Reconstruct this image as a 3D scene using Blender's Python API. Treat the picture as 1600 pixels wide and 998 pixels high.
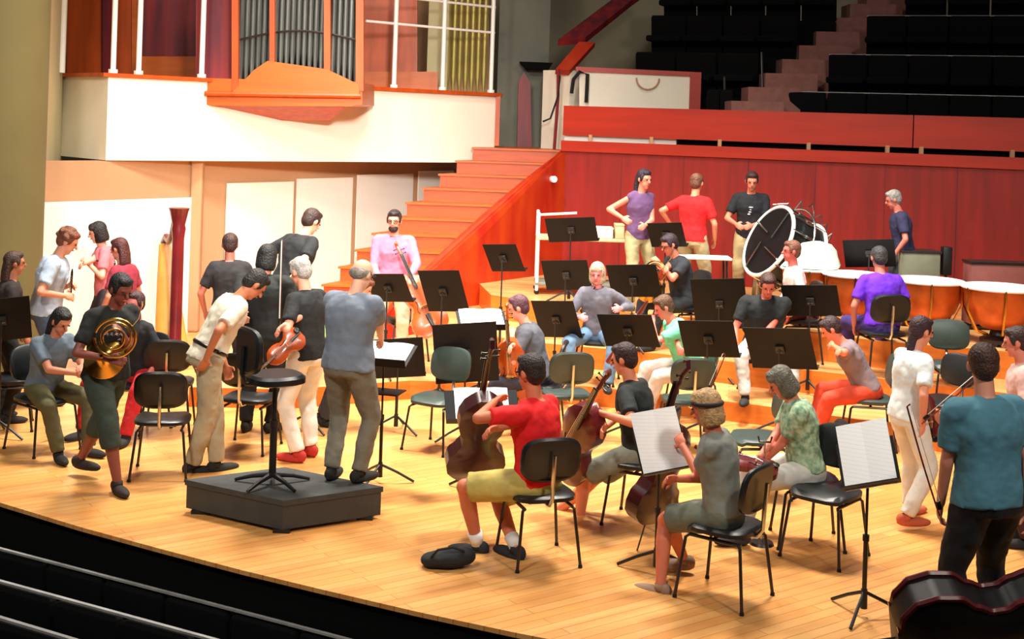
import bpy, bmesh, math, random
from mathutils import Vector, Matrix
random.seed(7)
for o in list(bpy.data.objects): bpy.data.objects.remove(o)
SC = bpy.context.scene
COL = SC.collection

# ------------------------------------------------------------------ camera
F, H, HY, S = 2000.0, 3.0, 192.0, 0.033
CS = math.sqrt(1 - S*S)
def uv(px, py):
    a, b = px-800.0, py-HY
    return a*CS + b*S, b*CS - a*S
def P(px, py, Y):                       # a point of the photo at depth Y
    u, v = uv(px, py)
    return Vector((u*Y/F, Y, H - v*Y/F))
def G(px, py, z=0.0):                   # a point of the photo on the level z
    u, v = uv(px, py)
    Y = F*(H-z)/v
    return Vector((u*Y/F, Y, z))
def at(px, Y, z=0.0):                   # column px at depth Y and height z
    v = (H-z)*F/Y
    u = ((px-800.0) + S*v)/CS
    return Vector((u*Y/F, Y, z))
cd = bpy.data.cameras.new('camera'); cam = bpy.data.objects.new('camera', cd); COL.objects.link(cam)
cam.location = (0, 0, H)
cd.sensor_width = 36.0; cd.lens = 36.0*F/1600.0
cd.shift_y = -(499.0-HY)/1600.0
cd.clip_start = 0.1; cd.clip_end = 200
cam.rotation_euler = (Matrix.Rotation(math.radians(90), 3, 'X') @ Matrix.Rotation(math.asin(S), 3, 'Z')).to_euler()
SC.camera = cam

# ------------------------------------------------------------------ light
SC.view_settings.view_transform = 'Standard'; SC.view_settings.look = 'None'
SC.view_settings.gamma = 1.0; SC.view_settings.exposure = 0.0
SC.view_settings.use_curve_mapping = False
w = bpy.data.worlds.new('world'); SC.world = w; w.use_nodes = True
w.node_tree.nodes['Background'].inputs[0].default_value = (0.9, 0.8, 0.75, 1)
w.node_tree.nodes['Background'].inputs[1].default_value = 0.10
def area(name, loc, target, size, power, col=(1, 0.93, 0.82), size_y=None, spread=180):
    l = bpy.data.lights.new(name, 'AREA'); l.energy = power; l.color = col
    l.size = size
    l.spread = math.radians(spread)
    if size_y: l.shape = 'RECTANGLE'; l.size_y = size_y
    o = bpy.data.objects.new(name, l); COL.objects.link(o); o.location = loc
    o.rotation_euler = (Vector(target)-Vector(loc)).to_track_quat('-Z', 'Y').to_euler()
    return o
area('stage_lamp', (-2.6, 13.0, 8.5), (-2.0, 13.6, 0), 1.3, 520, spread=100)
area('stage_lamp', (2.4, 12.0, 8.5), (2.0, 12.8, 0), 1.3, 520, spread=100)
area('stage_lamp', (0.2, 15.0, 8.5), (0.6, 14.6, 0), 1.2, 220, spread=120)
area('front_lamp', (-3.5, 3.0, 8.0), (-1.5, 15, 1.0), 0.9, 185, spread=90)
area('front_lamp', (4.5, 2.5, 8.0), (2.5, 14, 1.2), 0.9, 150, spread=90)
area('panel_lamp', (0.6, 3.5, 5.4), (-2.4, 19.0, 1.6), 0.8, 100, (1, 0.94, 0.86), spread=36)
area('organ_lamp', (-1.0, 11.0, 7.5), (-3.0, 18.5, 3.2), 1.0, 80, (1, 0.88, 0.72), spread=90)

# ------------------------------------------------------------------ materials
def lin(c):
    return tuple((x/255.0/12.92 if x/255.0 <= 0.04045 else ((x/255.0+0.055)/1.055)**2.4) for x in c)
MC = {}
def mat(name, col, rough=0.6, metal=0.0, var=0.12, scale=6.0, bump=0.0, bscale=60.0, stretch=None, coat=0.0, col2=None):
    if name in MC: return MC[name]
    m = bpy.data.materials.new(name); m.use_nodes = True; MC[name] = m
    nt = m.node_tree; b = nt.nodes['Principled BSDF']
    b.inputs['Roughness'].default_value = rough; b.inputs['Metallic'].default_value = metal
    b.inputs['Coat Weight'].default_value = coat
    c = lin(col); c2 = lin(col2) if col2 else tuple(x*(1-var) for x in c)
    tc = nt.nodes.new('ShaderNodeTexCoord'); mp = nt.nodes.new('ShaderNodeMapping')
    if stretch: mp.inputs['Scale'].default_value = stretch
    nt.links.new(tc.outputs['Object'], mp.inputs['Vector'])
    n = nt.nodes.new('ShaderNodeTexNoise'); n.inputs['Scale'].default_value = scale; n.inputs['Detail'].default_value = 4
    nt.links.new(mp.outputs[0], n.inputs['Vector'])
    r = nt.nodes.new('ShaderNodeValToRGB')
    r.color_ramp.elements[0].position = 0.35; r.color_ramp.elements[1].position = 0.65
    r.color_ramp.elements[0].color = (*c2, 1); r.color_ramp.elements[1].color = (*c, 1)
    nt.links.new(n.outputs['Fac'], r.inputs['Fac']); nt.links.new(r.outputs['Color'], b.inputs['Base Color'])
    if bump:
        n2 = nt.nodes.new('ShaderNodeTexNoise'); n2.inputs['Scale'].default_value = bscale
        nt.links.new(mp.outputs[0], n2.inputs['Vector'])
        bp = nt.nodes.new('ShaderNodeBump'); bp.inputs['Strength'].default_value = bump; bp.inputs['Distance'].default_value = 0.02
        nt.links.new(n2.outputs['Fac'], bp.inputs['Height']); nt.links.new(bp.outputs[0], b.inputs['Normal'])
    return m
def plank_mat(name, cols, ang, bw=0.09, bl=1.6, rough=0.35, coat=0.2, gap=0.004):
    m = bpy.data.materials.new(name); m.use_nodes = True
    nt = m.node_tree; b = nt.nodes['Principled BSDF']; b.inputs['Roughness'].default_value = rough
    b.inputs['Coat Weight'].default_value = coat; b.inputs['Coat Roughness'].default_value = 0.25
    tc = nt.nodes.new('ShaderNodeTexCoord'); mp = nt.nodes.new('ShaderNodeMapping')
    mp.inputs['Rotation'].default_value = (0, 0, ang)
    nt.links.new(tc.outputs['Object'], mp.inputs['Vector'])
    br = nt.nodes.new('ShaderNodeTexBrick'); nt.links.new(mp.outputs[0], br.inputs['Vector'])
    br.inputs['Scale'].default_value = 1; br.inputs['Brick Width'].default_value = bl; br.inputs['Row Height'].default_value = bw
    br.inputs['Mortar Size'].default_value = gap; br.offset = 0.37
    br.inputs['Color1'].default_value = (*lin(cols[0]), 1); br.inputs['Color2'].default_value = (*lin(cols[1]), 1)
    br.inputs['Mortar'].default_value = (*lin(cols[2]), 1); br.inputs['Bias'].default_value = 0.0
    mp2 = nt.nodes.new('ShaderNodeMapping'); mp2.inputs['Scale'].default_value = (0.5, 6, 1)
    nt.links.new(mp.outputs[0], mp2.inputs['Vector'])
    n = nt.nodes.new('ShaderNodeTexNoise'); n.inputs['Scale'].default_value = 1.2; n.inputs['Detail'].default_value = 5
    nt.links.new(mp2.outputs[0], n.inputs['Vector'])
    mx = nt.nodes.new('ShaderNodeMixRGB'); mx.blend_type = 'MULTIPLY'; mx.inputs[0].default_value = 0.55
    rp = nt.nodes.new('ShaderNodeValToRGB'); rp.color_ramp.elements[0].color = (0.62, 0.5, 0.4, 1); rp.color_ramp.elements[1].color = (1, 1, 1, 1)
    rp.color_ramp.elements[0].position = 0.3; rp.color_ramp.elements[1].position = 0.6
    nt.links.new(n.outputs['Fac'], rp.inputs['Fac'])
    nt.links.new(br.outputs['Color'], mx.inputs[1]); nt.links.new(rp.outputs['Color'], mx.inputs[2])
    nt.links.new(mx.outputs[0], b.inputs['Base Color'])
    return m

M_floor = plank_mat('stage_planks', [(232, 174, 104), (224, 156, 84), (200, 130, 66)], math.radians(-36))
M_riser = mat('riser_wood', (222, 120, 40), 0.4, var=0.25, scale=2, stretch=(1, 1, 8))
M_risertop = plank_mat('riser_planks', [(232, 180, 120), (222, 164, 100), (190, 124, 66)], math.radians(10))
M_red = mat('red_cherry_wood', (150, 25, 16), 0.5, var=0.3, scale=1.5, stretch=(6, 6, 0.6), coat=0.1)
M_redtop = mat('red_cherry_rail', (176, 40, 14), 0.42, var=0.2, scale=1.5, stretch=(0.6, 0.6, 6))
M_stair = mat('stair_wood', (192, 76, 10), 0.42, var=0.25, scale=2, stretch=(1, 1, 7))
M_flank = mat('flank_wood', (184, 58, 16), 0.42, var=0.3, scale=1.2, stretch=(3, 3, 0.6), col2=(164, 32, 14))
M_wood = mat('organ_wood', (196, 78, 10), 0.45, var=0.3, scale=1.8, stretch=(5, 5, 0.7))
M_woodlite = mat('organ_light_wood', (200, 92, 12), 0.45, var=0.2, scale=2, stretch=(0.7, 0.7, 5))
M_wooddark = mat('organ_dark_wood', (140, 32, 34), 0.5, var=0.4, scale=1.2, stretch=(6, 6, 0.5), col2=(92, 24, 40))
M_cream = mat('cream_plaster', (242, 234, 216), 0.8, var=0.05, scale=2)
M_panel = mat('white_acoustic_panel', (244, 236, 224), 0.75, var=0.04, scale=2)
M_tan = mat('tan_plaster', (190, 146, 108), 0.8, var=0.1, scale=1)
M_olive = mat('olive_column', (112, 102, 60), 0.8, var=0.15, scale=1)
M_pil = mat('pale_pilaster', (196, 184, 142), 0.8, var=0.1, scale=1)
M_grey = mat('grey_concrete', (118, 118, 106), 0.85, var=0.15, scale=1.5)
M_tanwall = mat('putty_wall', (150, 142, 118), 0.85, var=0.1, scale=1)
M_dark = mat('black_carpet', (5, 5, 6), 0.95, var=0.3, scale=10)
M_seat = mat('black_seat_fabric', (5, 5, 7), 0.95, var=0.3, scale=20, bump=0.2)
M_strip = mat('grey_seat_edge', (170, 170, 168), 0.5, var=0.3, scale=8)
M_aisle = mat('dusty_pink_carpet', (146, 96, 88), 0.9, var=0.2, scale=8)
M_black = mat('black_powder_coat', (20, 21, 23), 0.45, var=0.3, scale=12)
M_desk = mat('black_desk_metal', (17, 16, 19), 0.5, var=0.3, scale=6)
M_pad = mat('black_vinyl', (24, 27, 30), 0.38, var=0.3, scale=8)
M_padgrey = mat('dark_green_vinyl', (52, 66, 62), 0.45, var=0.2, scale=8)
M_chrome = mat('chrome', (205, 205, 205), 0.22, 1.0, var=0.05)
M_steel = mat('dark_steel', (70, 66, 66), 0.35, 0.8, var=0.1)
M_white = mat('white_enamel', (240, 238, 232), 0.4, var=0.03)
M_paper = mat('white_paper', (250, 249, 248), 0.7, var=0.02)
M_podium = mat('podium_carpet', (62, 64, 64), 0.8, var=0.2, scale=14, bump=0.2)
M_podside = mat('podium_skirt', (60, 62, 60), 0.7, var=0.2, scale=6)
M_brass = mat('brass', (214, 166, 82), 0.25, 1.0, var=0.2)
M_gold = mat('golden_maple', (224, 160, 72), 0.4, var=0.2, scale=3)
M_copper = mat('copper', (214, 104, 42), 0.4, 0.5, var=0.2)
M_maroon = mat('maroon_varnish', (112, 24, 30), 0.3, var=0.45, scale=2.5, coat=0.4)
M_orangev = mat('orange_varnish', (196, 82, 24), 0.3, var=0.35, scale=3, coat=0.4)
M_darkv = mat('dark_brown_varnish', (66, 22, 26), 0.3, var=0.4, scale=3, coat=0.4)
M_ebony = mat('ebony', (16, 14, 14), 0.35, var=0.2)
M_hair_w = mat('white_horsehair', (225, 222, 212), 0.6)
M_rubber = mat('rubber', (14, 14, 14), 0.8)
M_pipe = mat('organ_pipe_tin', (112, 116, 112), 0.4, 0.6, var=0.35, scale=3, stretch=(8, 8, 0.5))
M_pipeyel = mat('gilded_pipe', (176, 160, 78), 0.45, 0.3, var=0.25, scale=3)

for m_ in (M_dark, M_seat, M_desk): m_.node_tree.nodes['Principled BSDF'].inputs['Specular IOR Level'].default_value = 0.2
# ------------------------------------------------------------------ mesh helpers
def basis(d, hint=(0, 0, 1)):
    d = Vector(d).normalized(); h = Vector(hint)
    if abs(d.dot(h.normalized())) > 0.97: h = Vector((0, 1, 0)) if abs(d.y) < 0.9 else Vector((1, 0, 0))
    x = d.cross(h).normalized(); y = x.cross(d).normalized()
    return x, y, d
def cone(bm, a, b, ra, rb, n=10, caps=True):
    a, b = Vector(a), Vector(b)
    if (b-a).length < 1e-6: return
    x, y, d = basis(b-a)
    r0 = [bm.verts.new(a + (x*math.cos(t)+y*math.sin(t))*ra) for t in [2*math.pi*i/n for i in range(n)]]
    r1 = [bm.verts.new(b + (x*math.cos(t)+y*math.sin(t))*rb) for t in [2*math.pi*i/n for i in range(n)]]
    for i in range(n):
        bm.faces.new((r0[i], r1[i], r1[(i+1) % n], r0[(i+1) % n]))
    if caps:
        bm.faces.new(r0); bm.faces.new(list(reversed(r1)))
def ell(bm, c, r, R=None, seg=14):
    M = Matrix.Translation(Vector(c)) @ ((R.to_4x4() if R else Matrix.Identity(4)) @ Matrix.Diagonal((r[0], r[1], r[2], 1)))
    bmesh.ops.create_uvsphere(bm, u_segments=seg, v_segments=max(6, seg*2//3), radius=1, matrix=M)
def cap(bm, a, b, ra, rb, n=12):
    cone(bm, a, b, ra, rb, n); ell(bm, a, (ra,)*3, None, n); ell(bm, b, (rb,)*3, None, n)
def tube(bm, pts, r, n=8):
    pts = [Vector(p) for p in pts]
    prev = None; rings = []
    x = None
    for i, p in enumerate(pts):
        d = (pts[min(i+1, len(pts)-1)] - pts[max(i-1, 0)]).normalized()
        if x is None: x, y, _ = basis(d)
        else:
            x = (x - d*x.dot(d)).normalized()
        y = d.cross(x).normalized()
        rr = r[i] if isinstance(r, (list, tuple)) else r
        rings.append([bm.verts.new(p + (x*math.cos(t)+y*math.sin(t))*rr) for t in [2*math.pi*k/n for k in range(n)]])
    for a, b in zip(rings, rings[1:]):
        for k in range(n):
            bm.faces.new((a[k], a[(k+1) % n], b[(k+1) % n], b[k]))
    bm.faces.new(list(reversed(rings[0]))); bm.faces.new(rings[-1])
def box(bm, c, size, R=None, bev=0.0):
    M = Matrix.Translation(Vector(c)) @ (R.to_4x4() if R else Matrix.Identity(4)) @ Matrix.Diagonal((size[0], size[1], size[2], 1))
    g = bmesh.ops.create_cube(bm, size=1, matrix=M)
    if bev:
        es = set(e for v in g['verts'] for e in v.link_edges)
        bmesh.ops.bevel(bm, geom=list(es), offset=bev, segments=2, affect='EDGES', profile=0.5)
def prism(bm, poly, z0, z1):             # plan polygon extruded upward
    a = [bm.verts.new((p[0], p[1], z0)) for p in poly]; b = [bm.verts.new((p[0], p[1], z1)) for p in poly]
    n = len(poly)
    for i in range(n): bm.faces.new((a[i], a[(i+1) % n], b[(i+1) % n], b[i]))
    bm.faces.new(list(reversed(a))); bm.faces.new(b)
    bmesh.ops.recalc_face_normals(bm, faces=bm.faces)
def slab(bm, p, q, z0, z1, t):           # wall segment p->q in plan, thickness t pushed away from the camera
    p, q = Vector(p[:2]), Vector(q[:2]); d = (q-p).normalized(); n = Vector((-d.y, d.x))
    if n.y < 0: n = -n
    prism(bm, [p, q, q+n*t, p+n*t], z0, z1)
def plate(bm, pts, thick):               # closed 3d polygon thickened along its normal, away from the camera
    pts = [Vector(p) for p in pts]
    n = Vector((0, 0, 0))
    for i in range(len(pts)): n += pts[i].cross(pts[(i+1) % len(pts)])
    n.normalize()
    if n.y < 0: n = -n
    a = [bm.verts.new(p) for p in pts]; b = [bm.verts.new(p+n*thick) for p in pts]; k = len(pts)
    for i in range(k): bm.faces.new((a[i], a[(i+1) % k], b[(i+1) % k], b[i]))
    bm.faces.new(list(reversed(a))); bm.faces.new(b)
    bmesh.ops.recalc_face_normals(bm, faces=bm.faces)
def lathe(bm, prof, c=(0, 0, 0), R=None, n=28):
    rings = []
    for r, z in prof:
        rings.append([bm.verts.new(Vector(c) + (R @ Vector((r*math.cos(t), r*math.sin(t), z)) if R else Vector((r*math.cos(t), r*math.sin(t), z)))) for t in [2*math.pi*i/n for i in range(n)]])
    for a, b in zip(rings, rings[1:]):
        for k in range(n): bm.faces.new((a[k], a[(k+1) % n], b[(k+1) % n], b[k]))
def ring(bm, c, R, rad, r, n=32, m=8, a0=0, a1=2*math.pi):
    full = abs(a1-a0-2*math.pi) < 1e-4
    k = n if full else n+1
    pts = [Vector(c) + R @ Vector((rad*math.cos(a0+(a1-a0)*i/n), rad*math.sin(a0+(a1-a0)*i/n), 0)) for i in range(k)]
    if full: pts = pts + [pts[0]]
    tube(bm, pts, r, m)
def loft(bm, rings):                     # rings: lists of n points
    vs = [[bm.verts.new(p) for p in r] for r in rings]; n = len(vs[0])
    for a, b in zip(vs, vs[1:]):
        for k in range(n): bm.faces.new((a[k], a[(k+1) % n], b[(k+1) % n], b[k]))
    bm.faces.new(list(reversed(vs[0]))); bm.faces.new(vs[-1])
def oval(c, x, y, rx, ry, n=18, pw=1.0):
    out = []
    for i in range(n):
        t = 2*math.pi*i/n; a, b = math.cos(t), math.sin(t)
        if pw != 1.0: a = math.copysign(abs(a)**pw, a); b = math.copysign(abs(b)**pw, b)
        out.append(Vector(c) + Vector(x)*(rx*a) + Vector(y)*(ry*b))
    return out
def obj(name, bm, m, parent=None, smooth=True, flat_ang=35):
    me = bpy.data.meshes.new(name)
    if bm.faces: bmesh.ops.recalc_face_normals(bm, faces=bm.faces)
    bm.to_mesh(me); bm.free()
    me.materials.append(m)
    if smooth:
        me.polygons.foreach_set('use_smooth', [True]*len(me.polygons))
        try: me.set_sharp_from_angle(angle=math.radians(flat_ang))
        except Exception: pass
    o = bpy.data.objects.new(name, me); COL.objects.link(o)
    if parent: o.parent = parent
    return o
def nb(): return bmesh.new()
def thing(name, label, cat, loc=(0, 0, 0), yaw=0, group=None):
    o = bpy.data.objects.new(name, None); COL.objects.link(o); o.location = loc; o.rotation_euler = (0, 0, yaw)
    o.empty_display_size = 0.1
    o['label'] = label; o['category'] = cat
    if group: o['group'] = group
    return o
def tag(o, label, cat, group=None, kind=None):
    o['label'] = label; o['category'] = cat
    if group: o['group'] = group
    if kind: o['kind'] = kind
    return o
def struct(name, bm, m, parent=None, smooth=False):
    o = obj(name, bm, m, parent, smooth)
    if not parent: o['kind'] = 'structure'
    return o
def dup(root, loc, yaw, label, group=None):
    r = root.copy(); COL.objects.link(r); r.location = loc; r.rotation_euler = (0, 0, yaw)
    r['label'] = label
    if group: r['group'] = group
    for ch in list(root.children):
        c = ch.copy(); COL.objects.link(c); c.parent = r
        for g in list(ch.children):
            d = g.copy(); COL.objects.link(d); d.parent = c
    return r
def center_origin(o):                    # put the origin at the base of a free mesh
    me = o.data
    xs = [v.co for v in me.vertices]
    c = Vector((sum(v.x for v in xs)/len(xs), sum(v.y for v in xs)/len(xs), min(v.z for v in xs)))
    me.transform(Matrix.Translation(-c)); o.location = c
    return o
TEX = []
def remesh(bm, vox, it=2, fac=0.5, folds=False):
    me = bpy.data.meshes.new('tmp'); bmesh.ops.recalc_face_normals(bm, faces=bm.faces); bm.to_mesh(me); bm.free()
    o = bpy.data.objects.new('tmp', me); COL.objects.link(o)
    r = o.modifiers.new('r', 'REMESH'); r.mode = 'VOXEL'; r.voxel_size = vox; r.adaptivity = 0.0
    s = o.modifiers.new('s', 'SMOOTH'); s.factor = fac; s.iterations = it
    if folds:
        if not TEX:
            tx = bpy.data.textures.new('folds', 'CLOUDS'); tx.noise_scale = 0.11; tx.noise_depth = 2; TEX.append(tx)
        d = o.modifiers.new('d', 'DISPLACE'); d.texture = TEX[0]; d.strength = 0.024; d.mid_level = 0.4; d.texture_coords = 'LOCAL'
    dg = bpy.context.evaluated_depsgraph_get()
    out = bpy.data.meshes.new_from_object(o.evaluated_get(dg))
    bpy.data.objects.remove(o); bpy.data.meshes.remove(me)
    out.polygons.foreach_set('use_smooth', [True]*len(out.polygons))
    return out
# ================================================================== the stage
EDGE = [G(-60, 768), G(0, 785), G(125, 823), G(250, 857), G(380, 891), G(500, 920), G(650, 955), G(800, 987), G(960, 1018), G(1200, 1062), G(1600, 1120)]
left_out = Vector((-7.6, 12.5, 0))
bm = nb()
poly = [(e.x, e.y) for e in EDGE] + [(9.5, 6.0), (9.5, 21), (-9.0, 21), (-9.0, 11.5)]
prism(bm, poly, -0.03, 0.0)
struct('floor', bm, M_floor)
bm = nb()                                 # black face under the stage lip
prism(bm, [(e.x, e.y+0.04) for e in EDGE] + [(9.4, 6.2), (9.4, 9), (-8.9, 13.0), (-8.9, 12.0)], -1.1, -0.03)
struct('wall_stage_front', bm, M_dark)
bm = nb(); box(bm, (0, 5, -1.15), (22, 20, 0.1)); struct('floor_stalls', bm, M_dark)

def tier(front, z0, z1, name):
    back = [(front[-1][0]+1.0, 20.6), (front[0][0], 20.6)]
    bm = nb(); prism(bm, front+back, z0, z1)
    o = struct(name, bm, M_riser)
    o.data.materials.append(M_risertop)
    for p in o.data.polygons:
        if p.normal.z > 0.9: p.material_index = 1
    return o
T1 = [(-3.3, 16.2), (-3.2, 13.05), (-2.2, 13.1), (-1.0, 13.75), (0.9, 13.75), (2.6, 13.1), (4.1, 12.25), (6.0, 11.2)]
T2 = [(-0.9, 17.8), (-0.7, 15.7), (0.2, 15.0), (1.8, 14.45), (3.4, 13.7), (5.0, 12.9), (7.2, 11.8)]
T3 = [(-0.5, 18.6), (-0.2, 16.7), (0.9, 15.75), (2.2, 15.3), (3.3, 14.5), (4.2, 13.95), (5.3, 13.6), (7.6, 12.6)]
tier(T1, 0.0, 0.2, 'floor_riser_front'); tier(T2, 0.2, 0.45, 'floor_riser_middle'); tier(T3, 0.45, 0.75, 'floor_riser_back')

# ------------------------------------------------------------------ red wall at the back
RA = P(878, 230, 19.5); RB = P(1640, 230, 17.0)
ra, rb = Vector((RA.x, RA.y)), Vector((RB.x, RB.y)); rd = (rb-ra).normalized(); rn = Vector((-rd.y, rd.x))
bm = nb(); slab(bm, ra, rb+rd*1.5, 0.0, 2.76, 0.15)
struct('wall_back', bm, M_red)
bm = nb()                                  # vertical seams of the panelling
for i in range(1, 9):
    q = ra+rd*(i*0.95); box(bm, (q.x, q.y-0.002, 1.7), (0.012, 0.012, 2.1), Matrix.Rotation(math.atan2(rd.y, rd.x), 3, 'Z'))
struct('trim_1', bm, M_wooddark)
bm = nb(); slab(bm, ra-rn*0.05, rb-rn*0.05+rd*1.5, 2.60, 2.76, 0.06); struct('trim_2', bm, M_redtop)
bm = nb()                                  # the rail above the gap
slab(bm, ra+rn*0.02, ra+rn*0.02+rd*5.1, 2.84, 3.29, 0.06); slab(bm, ra+rn*0.02+rd*5.115, rb+rn*0.02+rd*1.5, 2.84, 3.29, 0.06)
struct('wall_rail', bm, M_redtop)
bm = nb()
for px in (928, 1034, 1148, 1290, 1410, 1460, 1590):
    t = (px-878)/762.0; q = ra + (rb-ra)*t; box(bm, (q.x, q.y+0.03, 2.8), (0.05, 0.05, 0.12))
struct('trim_3', bm, M_tan)
bm = nb(); slab(bm, ra+rn*0.1, ra+rn*0.1+rd*1.75, 2.74, 2.86, 0.05); struct('trim_4', bm, M_white)
bm = nb(); slab(bm, ra+rd*1.8+rn*0.16, rb+rn*0.16+rd*1.5, 2.5, 2.9, 0.05); struct('trim_5', bm, M_dark)

# ------------------------------------------------------------------ stairs beside the organ
NS = 12
st_l = [at(740-26*k, 20.0-0.35*k, 2.6-0.2*k) for k in range(NS)]
st_r = [at(880-27*k, 20.0-0.35*k, 2.6-0.2*k) for k in range(NS)]
bm = nb()
for k in range(NS):
    l, r = st_l[k], st_r[k]
    z = 2.6-0.2*k; bz = 0.0
    dd = 0.42 if k else 1.6
    if k < NS: prism(bm, [(l.x, l.y), (r.x, r.y), (r.x+0.19, r.y+dd), (l.x+0.19, l.y+dd)], max(0.0, z-0.9), z-0.03)
so = struct('floor_stairs', bm, M_stair)
bm = nb()
for k in range(NS):
    l, r = st_l[k], st_r[k]; z = 2.6-0.2*k; dd = 0.42 if k else 1.6
    prism(bm, [(l.x-0.03, l.y-0.03), (r.x, r.y-0.03), (r.x+0.17, r.y+dd), (l.x+0.17, l.y+dd)], z-0.03, z)
struct('trim_6', bm, M_woodlite)
bm = nb()                                  # flank panel down the right of the stairs
top = [(st_r[k].x+0.01, st_r[k].y, 2.6-0.2*k+0.02) for k in range(NS)]
top = [(RA.x, RA.y, 2.62)] + top
pts = top + [(st_r[-1].x, st_r[-1].y, 0.15), (RA.x, RA.y, 0.15)]
a = [bm.verts.new(p) for p in pts]; b = [bm.verts.new((p[0]+0.06, p[1]-0.02, p[2])) for p in pts]
for i in range(len(pts)):
    j = (i+1) % len(pts); bm.faces.new((a[i], a[j], b[j], b[i]))
bm.faces.new(a); bm.faces.new(list(reversed(b)))
struct('wall_stair_flank', bm, M_flank)
bm = nb(); cone(bm, P(862, 280, 19.2), P(866, 280, 19.1), 0.05, 0.05, 14); o = obj('wall_socket', bm, M_white); center_origin(o); tag(o, 'small round white fitting on the red wall right of the stairs', 'wall fitting')

# ------------------------------------------------------------------ left wall below the organ loft
W0, W1, W2, W3 = at(46, 15.6), at(300, 17.6), at(345, 18.3), at(770, 23.4)
def wpt(a, b, t): return Vector((a.x+(b.x-a.x)*t, a.y+(b.y-a.y)*t))
bm = nb(); slab(bm, W0, W1, 0, 2.34, 0.2); slab(bm, W1, W3, 0, 2.6, 0.2)
struct('wall_left', bm, M_tan)
off = lambda v, d=0.05: Vector((v.x+d*0.7, v.y-d))
bm = nb(); slab(bm, off(W0), off(wpt(W0, W1, 0.985)), 0.0, 1.84, 0.03); struct('trim_7', bm, M_panel)
def px_on(a, b, px):                        # where column px crosses the wall a-b
    u = (px-800.0+S*150)/F; d = Vector((b.x-a.x, b.y-a.y)); t = (u*a.y-a.x)/(d.x-u*d.y)
    return Vector((a.x+d.x*t, a.y+d.y*t))
for i, (x0, x1, zt) in enumerate([(352, 455, 2.02), (461, 547, 2.06), (555, 641, 2.10), (650, 704, 2.14)]):
    bm = nb(); slab(bm, off(px_on(W1, W3, x0)), off(px_on(W1, W3, x1)), 0.0, zt, 0.03); struct('trim_%d' % (8+i), bm, M_panel)
bm = nb(); q = px_on(W1, W3, 310); box(bm, (q.x, q.y-0.1, 1.3), (0.16, 0.16, 2.6), bev=0.03); struct('trim_12', bm, M_tan)
bm = nb(); lathe(bm, [(0.0, 0), (0.75, 0), (0.75, 9), (0, 9)], (at(-48, 14.6).x, 14.6, 0), n=36); struct('wall_column_left', bm, M_olive, smooth=True)
bm = nb(); q0 = at(46, 15.4); q1 = at(82, 17.6); slab(bm, q0, q1, 1.9, 7, 0.06); struct('trim_13', bm, M_pil)
bm = nb(); slab(bm, at(-400, 15.2), q0, 0, 8, 0.3); struct('wall_far_left', bm, M_olive)

# parapet of the organ loft
A0, A1, A2, A3 = P(95, 250, 17.4), P(165, 250, 16.4), P(742, 250, 20.45), P(772, 250, 20.6)
PB, PT = 2.35, 3.42
bm = nb()
pp = [Vector((A0.x, A0.y)), Vector((A1.x, A1.y)), Vector((A3.x, A3.y))]
prism(bm, [pp[0], pp[1], pp[2], pp[2]+Vector((-0.9, 1.2)), pp[0]+Vector((0, 2.4))], PB, PT)
struct('wall_organ_loft', bm, M_cream)
bm = nb()
e = 0.05
prism(bm, [pp[0]+Vector((-0.1, 0)), pp[1]+Vector((-0.04, -0.07)), pp[2]+Vector((0.1, -0.06)), pp[2]+Vector((0.1, 0.3)), pp[1]+Vector((0, 0.3)), pp[0]+Vector((-0.1, 0.3))], PT, PT+0.05)
struct('trim_14', bm, M_wood)
bm = nb(); box(bm, (pp[2].x+0.035, pp[2].y-0.02, (PB+PT)/2+0.15), (0.07, 0.14, PT-PB-0.25)); struct('trim_15', bm, M_wood)

# loft railing
def on_par(px):
    a, b = pp[1], pp[2]; u = (px-800.0)/F; d = b-a; t = (u*a.y-a.x)/(d.x-u*d.y); return a+d*t
rl = thing('loft_railing', 'white posts standing along the organ loft parapet left of the pipes', 'railing', (pp[1].x, pp[1].y, PT+0.05))
rr = thing('loft_railing', 'white railing with two crossbars right of the organ pipes', 'railing', (pp[2].x, pp[2].y, PT+0.05))
for px, root in ((172, rl), (212, rl), (311, rl), (613, rr), (689, rr), (765, rr)):
    q = on_par(px); bm = nb(); o3 = root.location
    cone(bm, (q.x-o3.x, q.y+0.06-o3.y, 0), (q.x-o3.x, q.y+0.06-o3.y, 1.9), 0.035, 0.035, 10); cone(bm, (q.x-o3.x, q.y+0.06-o3.y, 0), (q.x-o3.x, q.y+0.06-o3.y, 0.05), 0.06, 0.06, 10)
    obj('post', bm, M_white, root)
q = pp[0]; bm = nb(); o3 = rl.location
p96 = P(96, 110, 17.0)
cone(bm, (p96.x-o3.x, p96.y-o3.y, 0), (p96.x-o3.x, p96.y-o3.y, 1.9), 0.045, 0.045, 10); obj('post', bm, M_white, rl)
for dz in (0.97, 1.38):
    bm = nb(); o3 = rr.location; a = on_par(566); b = on_par(768)
    cone(bm, (a.x-o3.x, a.y+0.06-o3.y, dz), (b.x-o3.x, b.y+0.06-o3.y, dz), 0.02, 0.02, 8); obj('crossbar', bm, M_white, rr)

# the organ: case, apron, pipes
YO = 18.9
org = thing('pipe_organ', 'orange wooden organ case with grey pipes projecting over the white loft', 'organ', (P(440, 150, YO).x, YO, 2.9))
o3 = Vector(org.location)
def L(px, py, Y): return P(px, py, Y)-o3
def panel(name, x0, x1, y0, y1, Y, m, th=0.08, parent=None, base=None):
    bm = nb(); b0 = base if base is not None else o3
    plate(bm, [P(x0, y0, Y)-b0, P(x1, y0, Y)-b0, P(x1, y1, Y)-b0, P(x0, y1, Y)-b0], th)
    return obj(name, bm, m, parent, smooth=False)
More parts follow.
